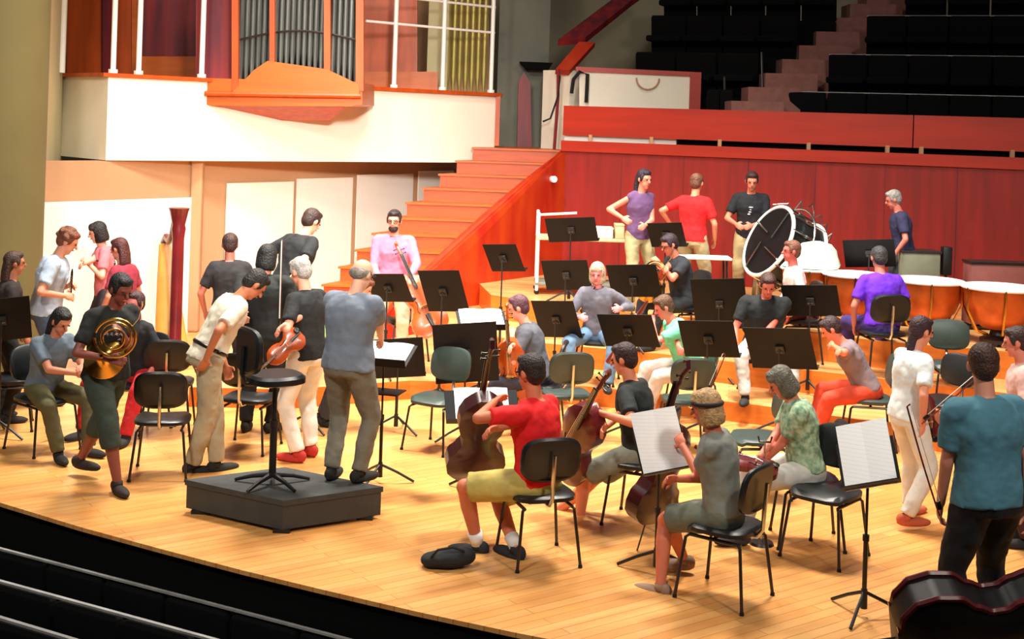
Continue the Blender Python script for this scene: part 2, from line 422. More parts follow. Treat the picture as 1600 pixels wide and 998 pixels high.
# behind the posts, left to right
panel('case_panel', 104, 160, -60, 118, YO+1.3, M_wood, parent=org); panel('case_panel', 160, 172, -60, 118, YO+1.2, M_wooddark, parent=org)
panel('case_panel', 172, 207, -60, 118, YO+1.3, M_wood, parent=org); panel('case_panel', 206, 224, -60, 118, YO+1.25, M_woodlite, parent=org)
panel('case_panel', 218, 306, -60, 92, YO+1.1, M_wooddark, parent=org); panel('case_panel', 215, 306, 88, 122, YO+0.9, M_woodlite, parent=org)
panel('case_panel', 306, 362, -60, 150, YO-1.2, M_wooddark, parent=org); panel('case_panel', 565, 652, -60, 130, YO+1.9, M_wood, parent=org)
panel('case_panel', 565, 684, 112, 146, YO+1.7, M_woodlite, parent=org)
# the projecting case
bm = nb()
yf, yb = YO-1.6, YO+0.6
fr = [P(318, 122, yf), P(566, 128, yf), P(566, 163, yf), P(545, 166, yf), P(330, 165, yf), P(319, 163, yf)]
a = [bm.verts.new(p-o3) for p in fr]; b = [bm.verts.new(p-o3+Vector((0, 1.5, 0))) for p in fr]
for i in range(6): bm.faces.new((a[i], a[(i+1) % 6], b[(i+1) % 6], b[i]))
bm.faces.new(a); bm.faces.new(list(reversed(b)))
obj('case_base', bm, M_woodlite, org, smooth=False)
bm = nb()
ta = [P(322, 164, yf+0.05), P(542, 165, yf+0.05), P(542, 150, yf+1.4), P(322, 150, yf+1.4)]; tb2 = [P(326, 188, yf+0.75), P(516, 188, yf+0.75), P(516, 188, yf+1.4), P(326, 188, yf+1.4)]
va = [bm.verts.new(p-o3) for p in ta]; vb = [bm.verts.new(p-o3) for p in tb2]
for i in range(4): bm.faces.new((va[i], va[(i+1) % 4], vb[(i+1) % 4], vb[i]))
bm.faces.new(va); bm.faces.new(list(reversed(vb))); obj('soffit', bm, M_wood, org, smooth=False)
bm = nb(); a0, b0 = P(320, 146, yf-0.04)-o3, P(564, 150, yf-0.04)-o3; cone(bm, a0, b0, 0.035, 0.035, 8); obj('moulding', bm, M_wood, org)
apr = [(364, 142), (376, 132), (396, 110), (418, 95), (462, 101), (510, 108), (536, 120), (560, 132), (562, 150), (364, 148)]
bm = nb(); plate(bm, [P(x, y, yf-0.06)-o3 for x, y in apr], 0.1); obj('apron', bm, M_woodlite, org, smooth=False)
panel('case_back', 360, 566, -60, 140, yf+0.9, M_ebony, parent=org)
for px, w0 in ((367, 5), (425, 4), (511, 5), (562, 6)):
    panel('mullion', px-w0, px+w0, -60, 142, yf-0.03, M_wood, 0.1, parent=org)
for i in range(21):
    px = 376+i*9.0
    if abs(px-425) < 4 or abs(px-511) < 4: continue
    by = 78+abs(px-465)*0.28
    a = P(px, by, yf+0.35)-o3; tt = Vector((a.x, a.y, a.z+1.35)); ft = Vector((a.x, a.y, a.z-0.45))
    bm = nb(); tube(bm, [ft, a, tt], [0.012, 0.038, 0.038], 10); obj('organ_pipe', bm, M_pipe, org)
bm = nb(); tube(bm, [P(374+i*13, 62-14*math.sin(math.pi*i/14), yf+0.25)-o3 for i in range(15)], 0.015, 6); obj('pipe_rail', bm, M_steel, org)
# cream pillar and the gilded side pipes
bm = nb(); slab(bm, at(655, 21.2), at(687, 21.2), 3.4, 7, 0.3); struct('wall_loft_pillar', bm, M_pil)
sp = thing('side_pipes', 'row of yellowish organ pipes behind the white railing at the right of the loft', 'organ pipes', tuple(P(727, 140, 21.4)))
s3 = Vector(sp.location)
for i in range(7):
    a = P(698+i*9.5, 143, 21.4)-s3; bm = nb(); tube(bm, [a, a+Vector((0, 0, 0.25)), a+Vector((0, 0, 2.4))], [0.012, 0.04, 0.04], 10); obj('organ_pipe', bm, M_pipeyel, sp)
panel('backing_panel', 690, 764, -60, 148, 21.6, M_tan, parent=sp, base=s3)

bm = nb(); slab(bm, at(60, 20.3), at(660, 24.5), 2.3, 9, 0.3); struct('wall_behind_organ', bm, M_tan)
# ------------------------------------------------------------------ grey walls right of the organ
bm = nb(); slab(bm, at(766, 22.2), at(845, 22.2), 2.0, 9, 0.4); struct('wall_grey_pier', bm, M_grey)
bm = nb(); slab(bm, at(560, 26), at(1900, 25.5), 0, 12, 0.3); struct('wall_far_back', bm, M_tanwall)
bm = nb(); slab(bm, at(-700, 24), at(560, 26), 0, 12, 0.3); struct('wall_far_back_left', bm, M_tanwall)
bm = nb(); plate(bm, [P(810, 128, 21.9), P(819, 112, 21.9), P(829, 130, 21.9), P(831, 235, 21.9), P(808, 235, 21.9)], 0.1); o = struct('door_1', bm, M_wooddark)
bm = nb(); plate(bm, [P(812, 96, 21.7), P(864, 98, 21.7), P(858, 108, 21.7), P(822, 107, 21.7)], 0.5); struct('trim_16', bm, M_dark)
bm = nb(); slab(bm, P(846, 200, 21.0), P(888, 200, 20.6), 2.4, 3.88, 0.3); struct('wall_white_stair', bm, M_cream)
bm = nb(); plate(bm, [P(905, 112, 20.4), P(1078, 116, 20.2), P(1078, 176, 20.2), P(905, 172, 20.4)], 0.12); struct('wall_white_balcony', bm, M_cream)
bm = nb(); plate(bm, [P(900, 104, 20.38), P(1096, 113, 20.15), P(1096, 120, 20.15), P(900, 112, 20.38)], 0.2)
plate(bm, [P(1079, 113, 20.14), P(1096, 113, 20.14), P(1094, 176, 20.14), P(1077, 176, 20.14)], 0.2); struct('trim_17', bm, M_redtop)
bm = nb(); c = P(1012, 122, 20.25)
tube(bm, [c+Vector((0.18*math.cos(t), -0.02, 0.18*math.sin(t))) for t in [math.pi+math.pi*i/12 for i in range(13)]], 0.012, 6)
o = obj('wall_emblem', bm, M_tan); center_origin(o); tag(o, 'faint half round outline on the white panel above the red wall', 'wall emblem')
hr = thing('handrail', 'dark red sloping handrail rising beside the black choir seats', 'handrail', tuple(P(880, 110, 20.3)))
h3 = Vector(hr.location)
bm = nb(); plate(bm, [P(868, 108, 20.5)-h3, P(905, 65, 20.9)-h3, P(930, 66, 20.9)-h3, P(890, 110, 20.5)-h3], 0.12); obj('lower_rail', bm, M_flank, hr, False)
bm = nb(); plate(bm, [P(872, 62, 20.9)-h3, P(955, 0, 22.2)-h3, P(1010, -38, 22.9)-h3, P(1040, -38, 22.9)-h3, P(985, 2, 22.2)-h3, P(915, 58, 21)-h3], 0.12); obj('upper_rail', bm, M_wooddark, hr, False)
bm = nb(); tube(bm, [P(872, 108, 20.4)-h3, P(872, 150, 20.4)-h3, P(866, 235, 20.4)-h3], 0.025, 8); obj('rail_post', bm, M_wooddark, hr)
bm = nb(); tube(bm, [P(875, 118, 20.38), P(872, 150, 20.38), P(860, 185, 20.38), P(848, 190, 20.38)], 0.015, 6); o = obj('hanging_cable', bm, M_rubber); center_origin(o); tag(o, 'thin dark cable hanging down the white wall beside the handrail', 'cable')
bm = nb(); tube(bm, [P(893, 146, 20.3), P(896, 124, 20.3), P(906, 112, 20.3), P(918, 116, 20.3), P(916, 160, 20.3)], 0.03, 8); o = obj('lamp_bracket', bm, M_rubber); center_origin(o); tag(o, 'black bent bracket clamped on the white panel near the handrail', 'bracket')

# ------------------------------------------------------------------ choir seats and aisle above the red wall
def rowdir(Y0): return None
rows = [(20.2, 3.62), (21.1, 4.24), (22.0, 4.92), (22.9, 5.6)]
RX = lambda px, k: at(px, rows[k][0] if k < 4 else 24, rows[min(k, 3)][1])
def row_pt(k, px):          # row k follows the red wall direction
    base = Vector((RA.x, RA.y+0.85+0.9*k)); d = rd
    v = (H-rows[k][1])*F/rows[k][0]; u = ((px-800.0)+S*v)/CS/F
    t = (u*base.y-base.x)/(d.x-u*d.y)
    return base+d*t
seat_rows = []
desc = ['front', 'second', 'third', 'fourth']
for k in range(4):
    z = rows[k][1]
    spans = [(([1098, 985, 1010, 1030][k]), [1140, 1182, 1243, 1305][k], 'left of the aisle steps'), ([1226, 1290, 1350, 1412][k], 1690, 'right of the aisle steps')]
    for x0, x1, side in spans:
        a, b = row_pt(k, x0), row_pt(k, x1)
        bm = nb(); slab(bm, a+Vector((0, 0.05)), b+Vector((0, 0.05)), z-1.6, z-0.72, 0.95); struct('floor_tier', bm, M_dark)
        n = max(2, int((b-a).length/0.55)); d = (b-a)/n
        root = thing('seat_row', '%s row of black choir seats %s' % (desc[k], side), 'seat row', (a.x, a.y, z-0.72), math.atan2(rd.y, rd.x))
        w = d.length
        for i in range(n):
            bm = nb(); box(bm, (w*(i+0.5), 0.33, 0.36), (w*0.96, 0.09, 0.70), Matrix.Rotation(math.radians(8), 3, 'X'), 0.03); obj('backrest', bm, M_seat, root)
            bm = nb(); box(bm, (w*(i+0.5), 0.1, 0.3), (w*0.92, 0.4, 0.1), None, 0.03); obj('seat', bm, M_seat, root)
        bm = nb(); box(bm, (w*n/2, 0.385, 0.715), (w*n, 0.03, 0.012)); obj('top_edge', bm, M_strip if side.startswith('right') else M_seat, root)
bm = nb()
for i in range(12):
    Yb = 19.0+0.45*i; yq = 158-22.5*i; zz = 3+(204-yq)/2000.0*Yb
    xa = 1143+26.5*i; xb = xa+82
    a = at(xa, Yb, zz); b = at(xb, Yb-0.2, zz)
    prism(bm, [(a.x, a.y), (b.x, b.y), (b.x+0.0, b.y+0.6), (a.x, a.y+0.6)], zz-0.6, zz)
struct('floor_aisle_steps', bm, M_aisle)
bm = nb(); cone(bm, P(1192, 168, 19.9), P(1190, 82, 20.2), 0.02, 0.02, 8); cone(bm, P(1133, 166, 19.8), P(1132, 120, 19.8), 0.02, 0.02, 8)
struct('trim_18', bm, M_steel)

# ------------------------------------------------------------------ stalls seats in the dark foreground
fr = [((0, 857), (540, 998), 'back of the nearest seat row below the stage edge', 6.9), ((0, 908), (330, 998), 'middle row of black stalls seats at the lower left', 6.0), ((0, 965), (110, 998), 'black stalls seat row in the bottom left corner', 5.2)]
for (p0, p1, lab, Yn) in fr:
    zt = -0.25 if Yn > 6.5 else (-0.05 if Yn > 5.5 else 0.15)
    a, b = G(p0[0], p0[1], zt), G(p1[0], p1[1], zt)
    d = Vector((b.x-a.x, b.y-a.y)).normalized(); a2 = Vector((a.x, a.y))-d*1.2
    n = 9 if Yn > 6.5 else (8 if Yn > 5.5 else 5); w = 0.56
    root = thing('seat_row', {6.9: 'row of black stalls seats closest to the stage edge', 6.0: 'middle row of black stalls seats at the lower left', 5.2: 'row of black stalls seats in the bottom left corner'}[Yn], 'seat row', (a2.x, a2.y, -1.1), math.atan2(d.y, d.x))
    hh = zt+1.1
    for i in range(n):
        bm = nb(); box(bm, (w*(i+0.5), 0.06, hh-0.42), (w*0.97, 0.1, 0.80), Matrix.Rotation(math.radians(8), 3, 'X'), 0.04); obj('backrest', bm, M_seat, root)
        bm = nb(); box(bm, (w*(i+0.5), 0.28, hh-0.55), (w*0.92, 0.45, 0.1), None, 0.03); obj('seat', bm, M_seat, root)
        bm = nb(); box(bm, (w*i, 0.2, (hh-0.35)/2), (0.04, 0.3, hh-0.35)); obj('support', bm, M_black, root, False)
    bm = nb(); box(bm, (w*n/2, 0.0, hh), (w*n, 0.025, 0.014)); obj('top_edge', bm, M_strip, root, False)
bm = nb()
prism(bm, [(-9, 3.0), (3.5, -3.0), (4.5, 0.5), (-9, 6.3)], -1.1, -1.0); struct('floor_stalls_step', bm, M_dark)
# ================================================================== people
V = Vector
def ik(a, t, l1, l2, hint):
    a, t = V(a), V(t); d = t-a; L0 = d.length; mx = (l1+l2)*0.995
    if L0 > mx: t = a+d.normalized()*mx; d = t-a; L0 = mx
    n = d.normalized(); c = (l1*l1+L0*L0-l2*l2)/(2*L0); h = math.sqrt(max(0.0, l1*l1-c*c))
    hv = V(hint); hv = hv-n*hv.dot(n)
    if hv.length < 1e-4: hv = V((0, 0, 1))
    return a+n*c+hv.normalized()*h, t
PMAT = {}
def cloth(rgb, var=0.16): return mat('cloth_%d_%d_%d' % tuple(rgb), rgb, 0.85, var=var, scale=7, bump=0.5, bscale=9)
def skinm(rgb): return mat('skin_%d_%d_%d' % tuple(rgb), rgb, 0.55, var=0.08, scale=9)
def hairm(rgb): return mat('hair_%d_%d_%d' % tuple(rgb), rgb, 0.6, var=0.45, scale=30, bump=0.6, bscale=70)
LIGHT, TAN, RUDDY, BROWN = (232, 172, 140), (212, 146, 108), (222, 128, 98), (118, 68, 48)
def person(label, px, Y, z, yaw, h=1.75, seated=False, lean=6, side=0, twist=0, hp=0, hy=0, hr=0, pz=None,
           hl=None, hrt=None, fl=None, fr=None, kout=0.1, skin=LIGHT, shirt=(60, 60, 60), sleeve='short', trousers=(60, 60, 60),
           legs='long', shoes=(30, 28, 28), hair=(50, 32, 24), style='short', w=1.0, vox=0.0085, skirt=None, el=None, er=None, extra=None, group=None, curl=0.6, yawpt=None, sock=None):
    k = h/1.75
    base = at(px, Y, z) if not isinstance(px, Vector) else px
    if Y > 12: vox = 0.0105
    yw = math.radians(yaw); RW = Matrix.Rotation(yw, 3, 'Z')
    def loc(t):
        if t is None: return None
        if isinstance(t[0], str):       # ('px', x, y, depth): a point of the place
            q = P(t[1], t[2], t[3])-base; return (RW.transposed() @ q)/k
        return V(t)
    X, Yv, Z = V((1, 0, 0)), V((0, 1, 0)), V((0, 0, 1))
    hz = pz if pz else (0.56 if seated else 0.93)
    Pc = V((0, 0, hz/k if seated else hz))
    R = Matrix.Rotation(math.radians(side), 3, 'Y') @ Matrix.Rotation(-math.radians(lean), 3, 'X')
    s = R @ Z; f = R @ Yv; r = R @ X
    Rt = Matrix.Rotation(math.radians(twist), 3, s)
    rs, fs = Rt @ r, Rt @ f
    nb_ = Pc+s*0.50
    sh = {-1: Pc+s*0.432-rs*0.172*w, 1: Pc+s*0.432+rs*0.172*w}
    hip = {-1: Pc+V((-0.088, 0, -0.03)), 1: Pc+V((0.088, 0, -0.03))}
    # feet
    if seated: df = {-1: V((-0.15-kout, 0.50, 0.08/k)), 1: V((0.15+kout, 0.50, 0.08/k))}
    else: df = {-1: V((-0.11, -0.02, 0.08)), 1: V((0.11, 0.03, 0.08))}
    ft = {-1: loc(fl) if fl else df[-1], 1: loc(fr) if fr else df[1]}
    kn = {}
    for q in (-1, 1):
        hint = V((0.35*q, 1, 0.25)) if not seated else V((0.45*q*(1+4*kout), 0.7, 1.0))
        kn[q], ft[q] = ik(hip[q], ft[q], 0.435, 0.425, hint)
    # hands
    dh = {-1: sh[-1]-s*0.46+fs*0.16-rs*0.06, 1: sh[1]-s*0.46+fs*0.16+rs*0.06}
    ht = {-1: loc(hl) if hl else dh[-1], 1: loc(hrt) if hrt else dh[1]}
    elb = {}
    for q, eh in ((-1, el), (1, er)):
        hint = V(eh) if eh else (-fs*0.5-s*0.6+rs*0.7*q)
        elb[q], ht[q] = ik(sh[q], ht[q], 0.29, 0.255, hint)
    # head frame
    HR = Rt @ R
    base_up = (HR @ Z).lerp(Z, 0.5).normalized()
    hyaw = Matrix.Rotation(math.radians(hy), 3, 'Z'); hpit = Matrix.Rotation(-math.radians(hp), 3, 'X'); hrol = Matrix.Rotation(math.radians(hr), 3, 'Y')
    tw = Matrix.Rotation(math.radians(twist), 3, 'Z')
    HM = tw @ Matrix.Rotation(-math.radians(lean*0.5), 3, 'X') @ hyaw @ hpit @ hrol
    hu, hf, hx = HM @ Z, HM @ Yv, HM @ X
    nt = nb_+(s*0.5+hu*0.5)*0.07+hf*0.01
    hc = nt+hu*0.105+hf*0.02
    def q2(a, b, t): return a*(1-t)+b*t
    # ---------------- body
    bm = nb()
    HMr = Matrix((hx, hf, hu)).transposed()
    ell(bm, hc+hu*0.022-hf*0.012, (0.076, 0.095, 0.092), HMr, 18); ell(bm, hc-hu*0.045+hf*0.022, (0.055, 0.062, 0.066), HMr, 14)
    ell(bm, hc-hu*0.095+hf*0.055, (0.026, 0.024, 0.02), HMr, 10)
    cap(bm, hc+hf*0.082+hu*0.015, hc+hf*0.105-hu*0.022, 0.009, 0.014, 8)
    ell(bm, hc+hf*0.072+hu*0.028, (0.05, 0.018, 0.012), HMr, 10)
    for q in (-1, 1): ell(bm, hc+hx*0.078*q-hf*0.008-hu*0.005, (0.012, 0.02, 0.032), HMr, 10)
    cone(bm, nb_-s*0.05, hc-hu*0.06-hf*0.01, 0.058, 0.052, 14)
    T = [(-0.08, .14, .10), (0.0, .158, .108), (0.10, .132, .092), (0.2, .132, .092), (0.32, .16, .108), (0.42, .165, .095), (0.47, .12, .075), (0.50, .07, .06)]
    def torso(bm, tab, inf, dy=0.0):
        rings = []
        for t, a, b in tab:
            m = min(1, max(0, (t+0.05)/0.4)); rr = r.lerp(rs, m).normalized(); ff = f.lerp(fs, m).normalized()
            rings.append(oval(Pc+s*t+ff*dy, rr, ff, a*w+inf, b*w+inf, 20, 0.85))
        loft(bm, rings)
    torso(bm, T, 0)
    for q in (-1, 1):
        cap(bm, q2(sh[q], nb_, 0.12), elb[q], 0.044*w, 0.037, 12); cap(bm, elb[q], ht[q], 0.037, 0.025, 12)
        cap(bm, hip[q], kn[q], 0.083*w, 0.055, 14)
        mid = q2(kn[q], ft[q], 0.32); cap(bm, kn[q], mid, 0.05, 0.055, 12); cap(bm, mid, ft[q], 0.055, 0.034, 12)
        # foot
        fd = (ft[q]-kn[q]); fd = V((fd.x*0.0+0.25*q, 1.0, 0)).normalized()
        if extra and 'foot' in extra: fd = V(extra['foot'][0 if q < 0 else 1]).normalized()
        he, to = ft[q]-Z*0.045-fd*0.03, ft[q]-Z*0.052+fd*0.15
        cap(bm, he, to, 0.034, 0.026, 10)
        # hand: palm, four fingers, thumb
        fa = (ht[q]-elb[q]).normalized(); pn = (-fs*0.2-Z*0.3-rs*0.6*q); pn = (pn-fa*pn.dot(fa)).normalized(); sd = fa.cross(pn)*(-q)
        if sd.dot(fs+Z*0.6) < 0: sd = -sd
        c0 = ht[q]; c1 = ht[q]+fa*0.085
        PM = Matrix((sd, pn, fa)).transposed(); ell(bm, c0+fa*0.048, (0.04, 0.017, 0.055), PM, 12)
        for i, (o_, ln) in enumerate(((0.030, 0.068), (0.010, 0.078), (-0.010, 0.072), (-0.030, 0.056))):
            b0 = c0+fa*0.082+sd*o_; d1 = (fa*math.cos(curl*0.6)+pn*math.sin(curl*0.6)+sd*o_*2.5).normalized(); d2 = (fa*math.cos(curl*1.8)+pn*math.sin(curl*1.8)+sd*o_*1.5).normalized()
            j = b0+d1*ln*0.52; cap(bm, b0-fa*0.015, j, 0.0095, 0.009, 8); cap(bm, j, j+d2*ln*0.5, 0.009, 0.0075, 8)
        tb = c0+fa*0.03+sd*0.03; tj = tb+(sd*0.75+fa*0.6+pn*0.3).normalized()*0.036
        cap(bm, tb, tj, 0.012, 0.0105, 8); cap(bm, tj, tj+(fa*0.85+sd*0.1+pn*0.5).normalized()*0.03, 0.0105, 0.009, 8)
    bmesh.ops.scale(bm, vec=(k, k, k), verts=bm.verts)
    me = remesh(bm, vox, 2, 0.45); me.materials.append(skinm(skin))
    body = bpy.data.objects.new('person', me); COL.objects.link(body); body.location = base; body.rotation_euler = (0, 0, yw)
    tag(body, label, 'person', group)
    def child(name, bm, m, vx=0.013, it=3):
        bmesh.ops.scale(bm, vec=(k, k, k), verts=bm.verts)
        if vx: me = remesh(bm, vx, it, folds=name in ('shirt', 'trousers', 'skirt', 'shorts'))
        else: 
            me = bpy.data.meshes.new(name); bm.to_mesh(me); bm.free(); me.polygons.foreach_set('use_smooth', [True]*len(me.polygons))
        me.name = name; me.materials.append(m)
        o = bpy.data.objects.new(name, me); COL.objects.link(o); o.parent = body; return o
    # ---------------- shirt
    bm = nb(); hem = -0.07 if not seated else -0.03
    torso(bm, [(hem, .168, .112), (0.04, .155, .108), (0.12, .140, .100), (0.2, .142, .100), (0.32, .166, .114), (0.40, .165, .104), (0.45, .13, .088), (0.497, .068, .066)], 0.020)
    for q in (-1, 1):
        if sleeve == 'none':
            cap(bm, q2(sh[q], nb_, 0.5), q2(sh[q], nb_, 0.15), 0.056, 0.058, 12); continue
        e = 0.72 if sleeve == 'short' else 1.0
        ell(bm, q2(sh[q], nb_, 0.08), (0.068*w,)*3, None, 12); cone(bm, q2(sh[q], nb_, 0.0), nb_-s*0.035, 0.066*w, 0.058, 14)
        cone(bm, q2(sh[q], nb_, 0.03), q2(sh[q], elb[q], e), 0.065*w, 0.062 if sleeve == 'short' else 0.052, 14)
        if sleeve == 'long':
            ell(bm, elb[q], (0.052,)*3, None, 12); cone(bm, elb[q], q2(elb[q], ht[q], 0.93), 0.052, 0.036, 14)
    child('shirt', bm, mat('cloth_leaf_pattern', shirt, 0.85, scale=22, bump=0.4, bscale=9, col2=(96, 132, 104)) if 'patterned' in label else cloth(shirt))
    # ---------------- legs
    bm = nb()
    if skirt:
        ln, rw = skirt; rings = []
        for t in (0.06, -0.05, -0.2, -ln*0.6, -ln):
            g = -t/ln if t < 0 else 0; rings.append(oval(Pc+Z*t, X, Yv, 0.165*w+rw*g, 0.125*w+rw*0.8*g, 24))
        loft(bm, rings); child('skirt', bm, cloth(trousers))
    else:
        torso(bm, [(-0.12, .13, .10), (-0.05, .162, .115), (0.03, .158, .11), (0.07, .148, .104)], 0.014)
        for q in (-1, 1):
            ell(bm, hip[q], (0.105*w, 0.105*w, 0.11*w), None, 12)
            if legs == 'long':
                cone(bm, hip[q], kn[q], 0.102*w, 0.074, 16); ell(bm, kn[q], (0.074,)*3, None, 12)
                cone(bm, kn[q], q2(kn[q], ft[q], 0.97), 0.074, 0.062, 16)
            elif legs == 'shorts':
                cone(bm, hip[q], q2(hip[q], kn[q], 0.93), 0.104*w, 0.092, 16)
            else:                         # three quarter
                cone(bm, hip[q], kn[q], 0.104*w, 0.082, 16); ell(bm, kn[q], (0.081,)*3, None, 12); cone(bm, kn[q], q2(kn[q], ft[q], 0.35), 0.082, 0.078, 16)
        child('shorts' if legs != 'long' else 'trousers', bm, cloth(trousers))
    # ---------------- shoes
    for q in (-1, 1):
        fd = V((0.25*q, 1.0, 0)).normalized()
        if extra and 'foot' in extra: fd = V(extra['foot'][0 if q < 0 else 1]).normalized()
        bm = nb(); he, to = ft[q]-Z*0.03-fd*0.035, ft[q]-Z*0.045+fd*0.165
        rt = fd.cross(Z).normalized(); FM = Matrix((rt, fd, rt.cross(fd))).transposed()
        ell(bm, q2(he, to, 0.5)-Z*0.012, (0.05, 0.145, 0.042), FM, 16); ell(bm, he+Z*0.005, (0.04, 0.048, 0.05), FM, 12)
        cone(bm, ft[q]-Z*0.03, ft[q]+Z*0.015, 0.042, 0.040, 12)
        zmin = ft[q].z-0.08
        for v in bm.verts: v.co.z = max(v.co.z, zmin+0.003)
        child('shoe', bm, cloth(shoes, 0.1), None)
        if sock:
            bm = nb(); cone(bm, ft[q], q2(ft[q], kn[q], 0.22), 0.041, 0.048, 14); child('sock', bm, cloth(sock), None)
    # ---------------- hair, eyes, lips
    bm = nb(); c = hc
    def hel(p, rr): ell(bm, c+hx*p[0]+hf*p[1]+hu*p[2], rr, HMr, 16)
    if style != 'bald':
        hel((0, -0.026, 0.040), (0.086, 0.096, 0.092)); hel((0, -0.05, 0.0), (0.078, 0.066, 0.085))
        hel((0, 0.03, 0.088), (0.062, 0.05, 0.035))
        for q in (-1, 1): hel((0.07*q, 0.012, 0.02), (0.014, 0.03, 0.045))
    else:
        hel((0, -0.055, -0.005), (0.082, 0.058, 0.055))
        for q in (-1, 1): hel((0.072*q, -0.01, 0.01), (0.013, 0.04, 0.035))
    if style == 'curly':
        rnd = random.Random(int(px if not isinstance(px, Vector) else 3))
        for i in range(40):
            a = rnd.uniform(0, 6.28); b = rnd.uniform(-0.2, 1.5); hel((0.092*math.cos(a)*math.cos(b), -0.03+0.10*math.sin(a)*math.cos(b)*0.9, 0.03+0.092*math.sin(b)), (0.026, 0.026, 0.026)) if math.sin(a)*math.cos(b) < 0.6 or b > 0.8 else None
    if style in ('long', 'ponytail'):
        ww = 0.085 if style == 'long' else 0.035
        b0 = c-hf*0.05+hu*0.03; rings = []
        for i, (dn, back, wd) in enumerate(((0, 0.02, 1.0), (0.10, 0.03, 1.05), (0.2, 0.03, 1.05), (0.30, 0.0, 0.8), (0.36, -0.01, 0.35))):
            cc = b0-(hu*0.3+s*0.7)*dn-hf*back; rings.append(oval(cc, hx, hf, ww*wd, 0.042*wd, 14))
        loft(bm, rings)
    if style == 'bun': hel((0, -0.12, 0.05), (0.05, 0.045, 0.05))
    if style == 'bob':
        rings = [oval(c-hf*0.03-hu*d, hx, hf, 0.092*g, 0.085*g, 16) for d, g in ((-0.05, 1), (0.02, 1.05), (0.08, 1.06), (0.12, 0.9))]; loft(bm, rings)
        hel((0, 0.055, 0.065), (0.07, 0.03, 0.03))
    ho = child('hair', bm, hairm(hair), 0.011, 2)
    if style == 'bob' or style == 'beard': pass
    if extra and extra.get('beard'):
        bm = nb(); ell(bm, c-hu*0.08+hf*0.045, (0.056, 0.055, 0.045), HMr, 14); child('beard', bm, hairm(hair), None)
    if extra and extra.get('cap'):
        bm = nb(); ell(bm, c+hu*0.055-hf*0.02, (0.096, 0.108, 0.082), HMr, 18)
        ell(bm, c+hu*0.05+hf*0.10, (0.07, 0.075, 0.012), HMr, 14); child('cap', bm, cloth(extra['cap']), 0.01, 2)
    if extra and extra.get('headband'):
        bm = nb(); ring(bm, c+hu*0.03-hf*0.02, HMr @ Matrix.Rotation(math.radians(12), 3, 'X'), 0.098, 0.014, 28, 8); child('headband', bm, cloth(extra['headband']), None)
    bm = nb()
    for q in (-1, 1): ell(bm, c+hf*0.083+hu*0.010+hx*0.031*q, (0.012, 0.007, 0.007), HMr, 10)
    child('eyes', bm, M_ebony, None)
    bm = nb(); ell(bm, c+hf*0.086-hu*0.052, (0.022, 0.009, 0.007), HMr, 10); child('lips', bm, skinm((178, 84, 76)), None)
    if extra and extra.get('glasses'):
        bm = nb()
        for q in (-1, 1): ring(bm, c+hf*0.096+hu*0.010+hx*0.032*q, HMr @ Matrix.Rotation(math.radians(90), 3, 'X'), 0.022, 0.003, 14, 5)
        for q in (-1, 1): tube(bm, [c+hf*0.094+hu*0.012+hx*0.054*q, c-hf*0.005+hu*0.012+hx*0.085*q], 0.003, 5)
        child('glasses', bm, M_ebony, None)
    if extra and extra.get('print'):
        bm = nb(); n_ = fs; rnd = random.Random(5)
        for i in range(4): ell(bm, Pc+s*(0.34-0.03*i)+fs*0.128*w+rs*rnd.uniform(-0.03, 0.03), (0.035-0.005*i, 0.006, 0.010), Matrix((rs, fs, s)).transposed(), 10)
        child('shirt_print', bm, cloth(extra['print']), None)
    if extra and extra.get('belt'):
        bm = nb(); tube(bm, [p for p in (lambda o_: o_+[o_[0]])(oval(Pc+s*0.055, r, f, 0.176*w, 0.130*w, 24))], 0.017, 6); child('belt', bm, M_ebony, None)
    W = lambda v: base + RW @ (V(v)*k)
    return dict(o=body, base=base, W=W, hand={-1: W(ht[-1]+(ht[-1]-elb[-1]).normalized()*0.08), 1: W(ht[1]+(ht[1]-elb[1]).normalized()*0.08)}, head=W(hc), hf=RW @ hf, sh={q: W(sh[q]) for q in sh}, wr={q: W(ht[q]) for q in ht})
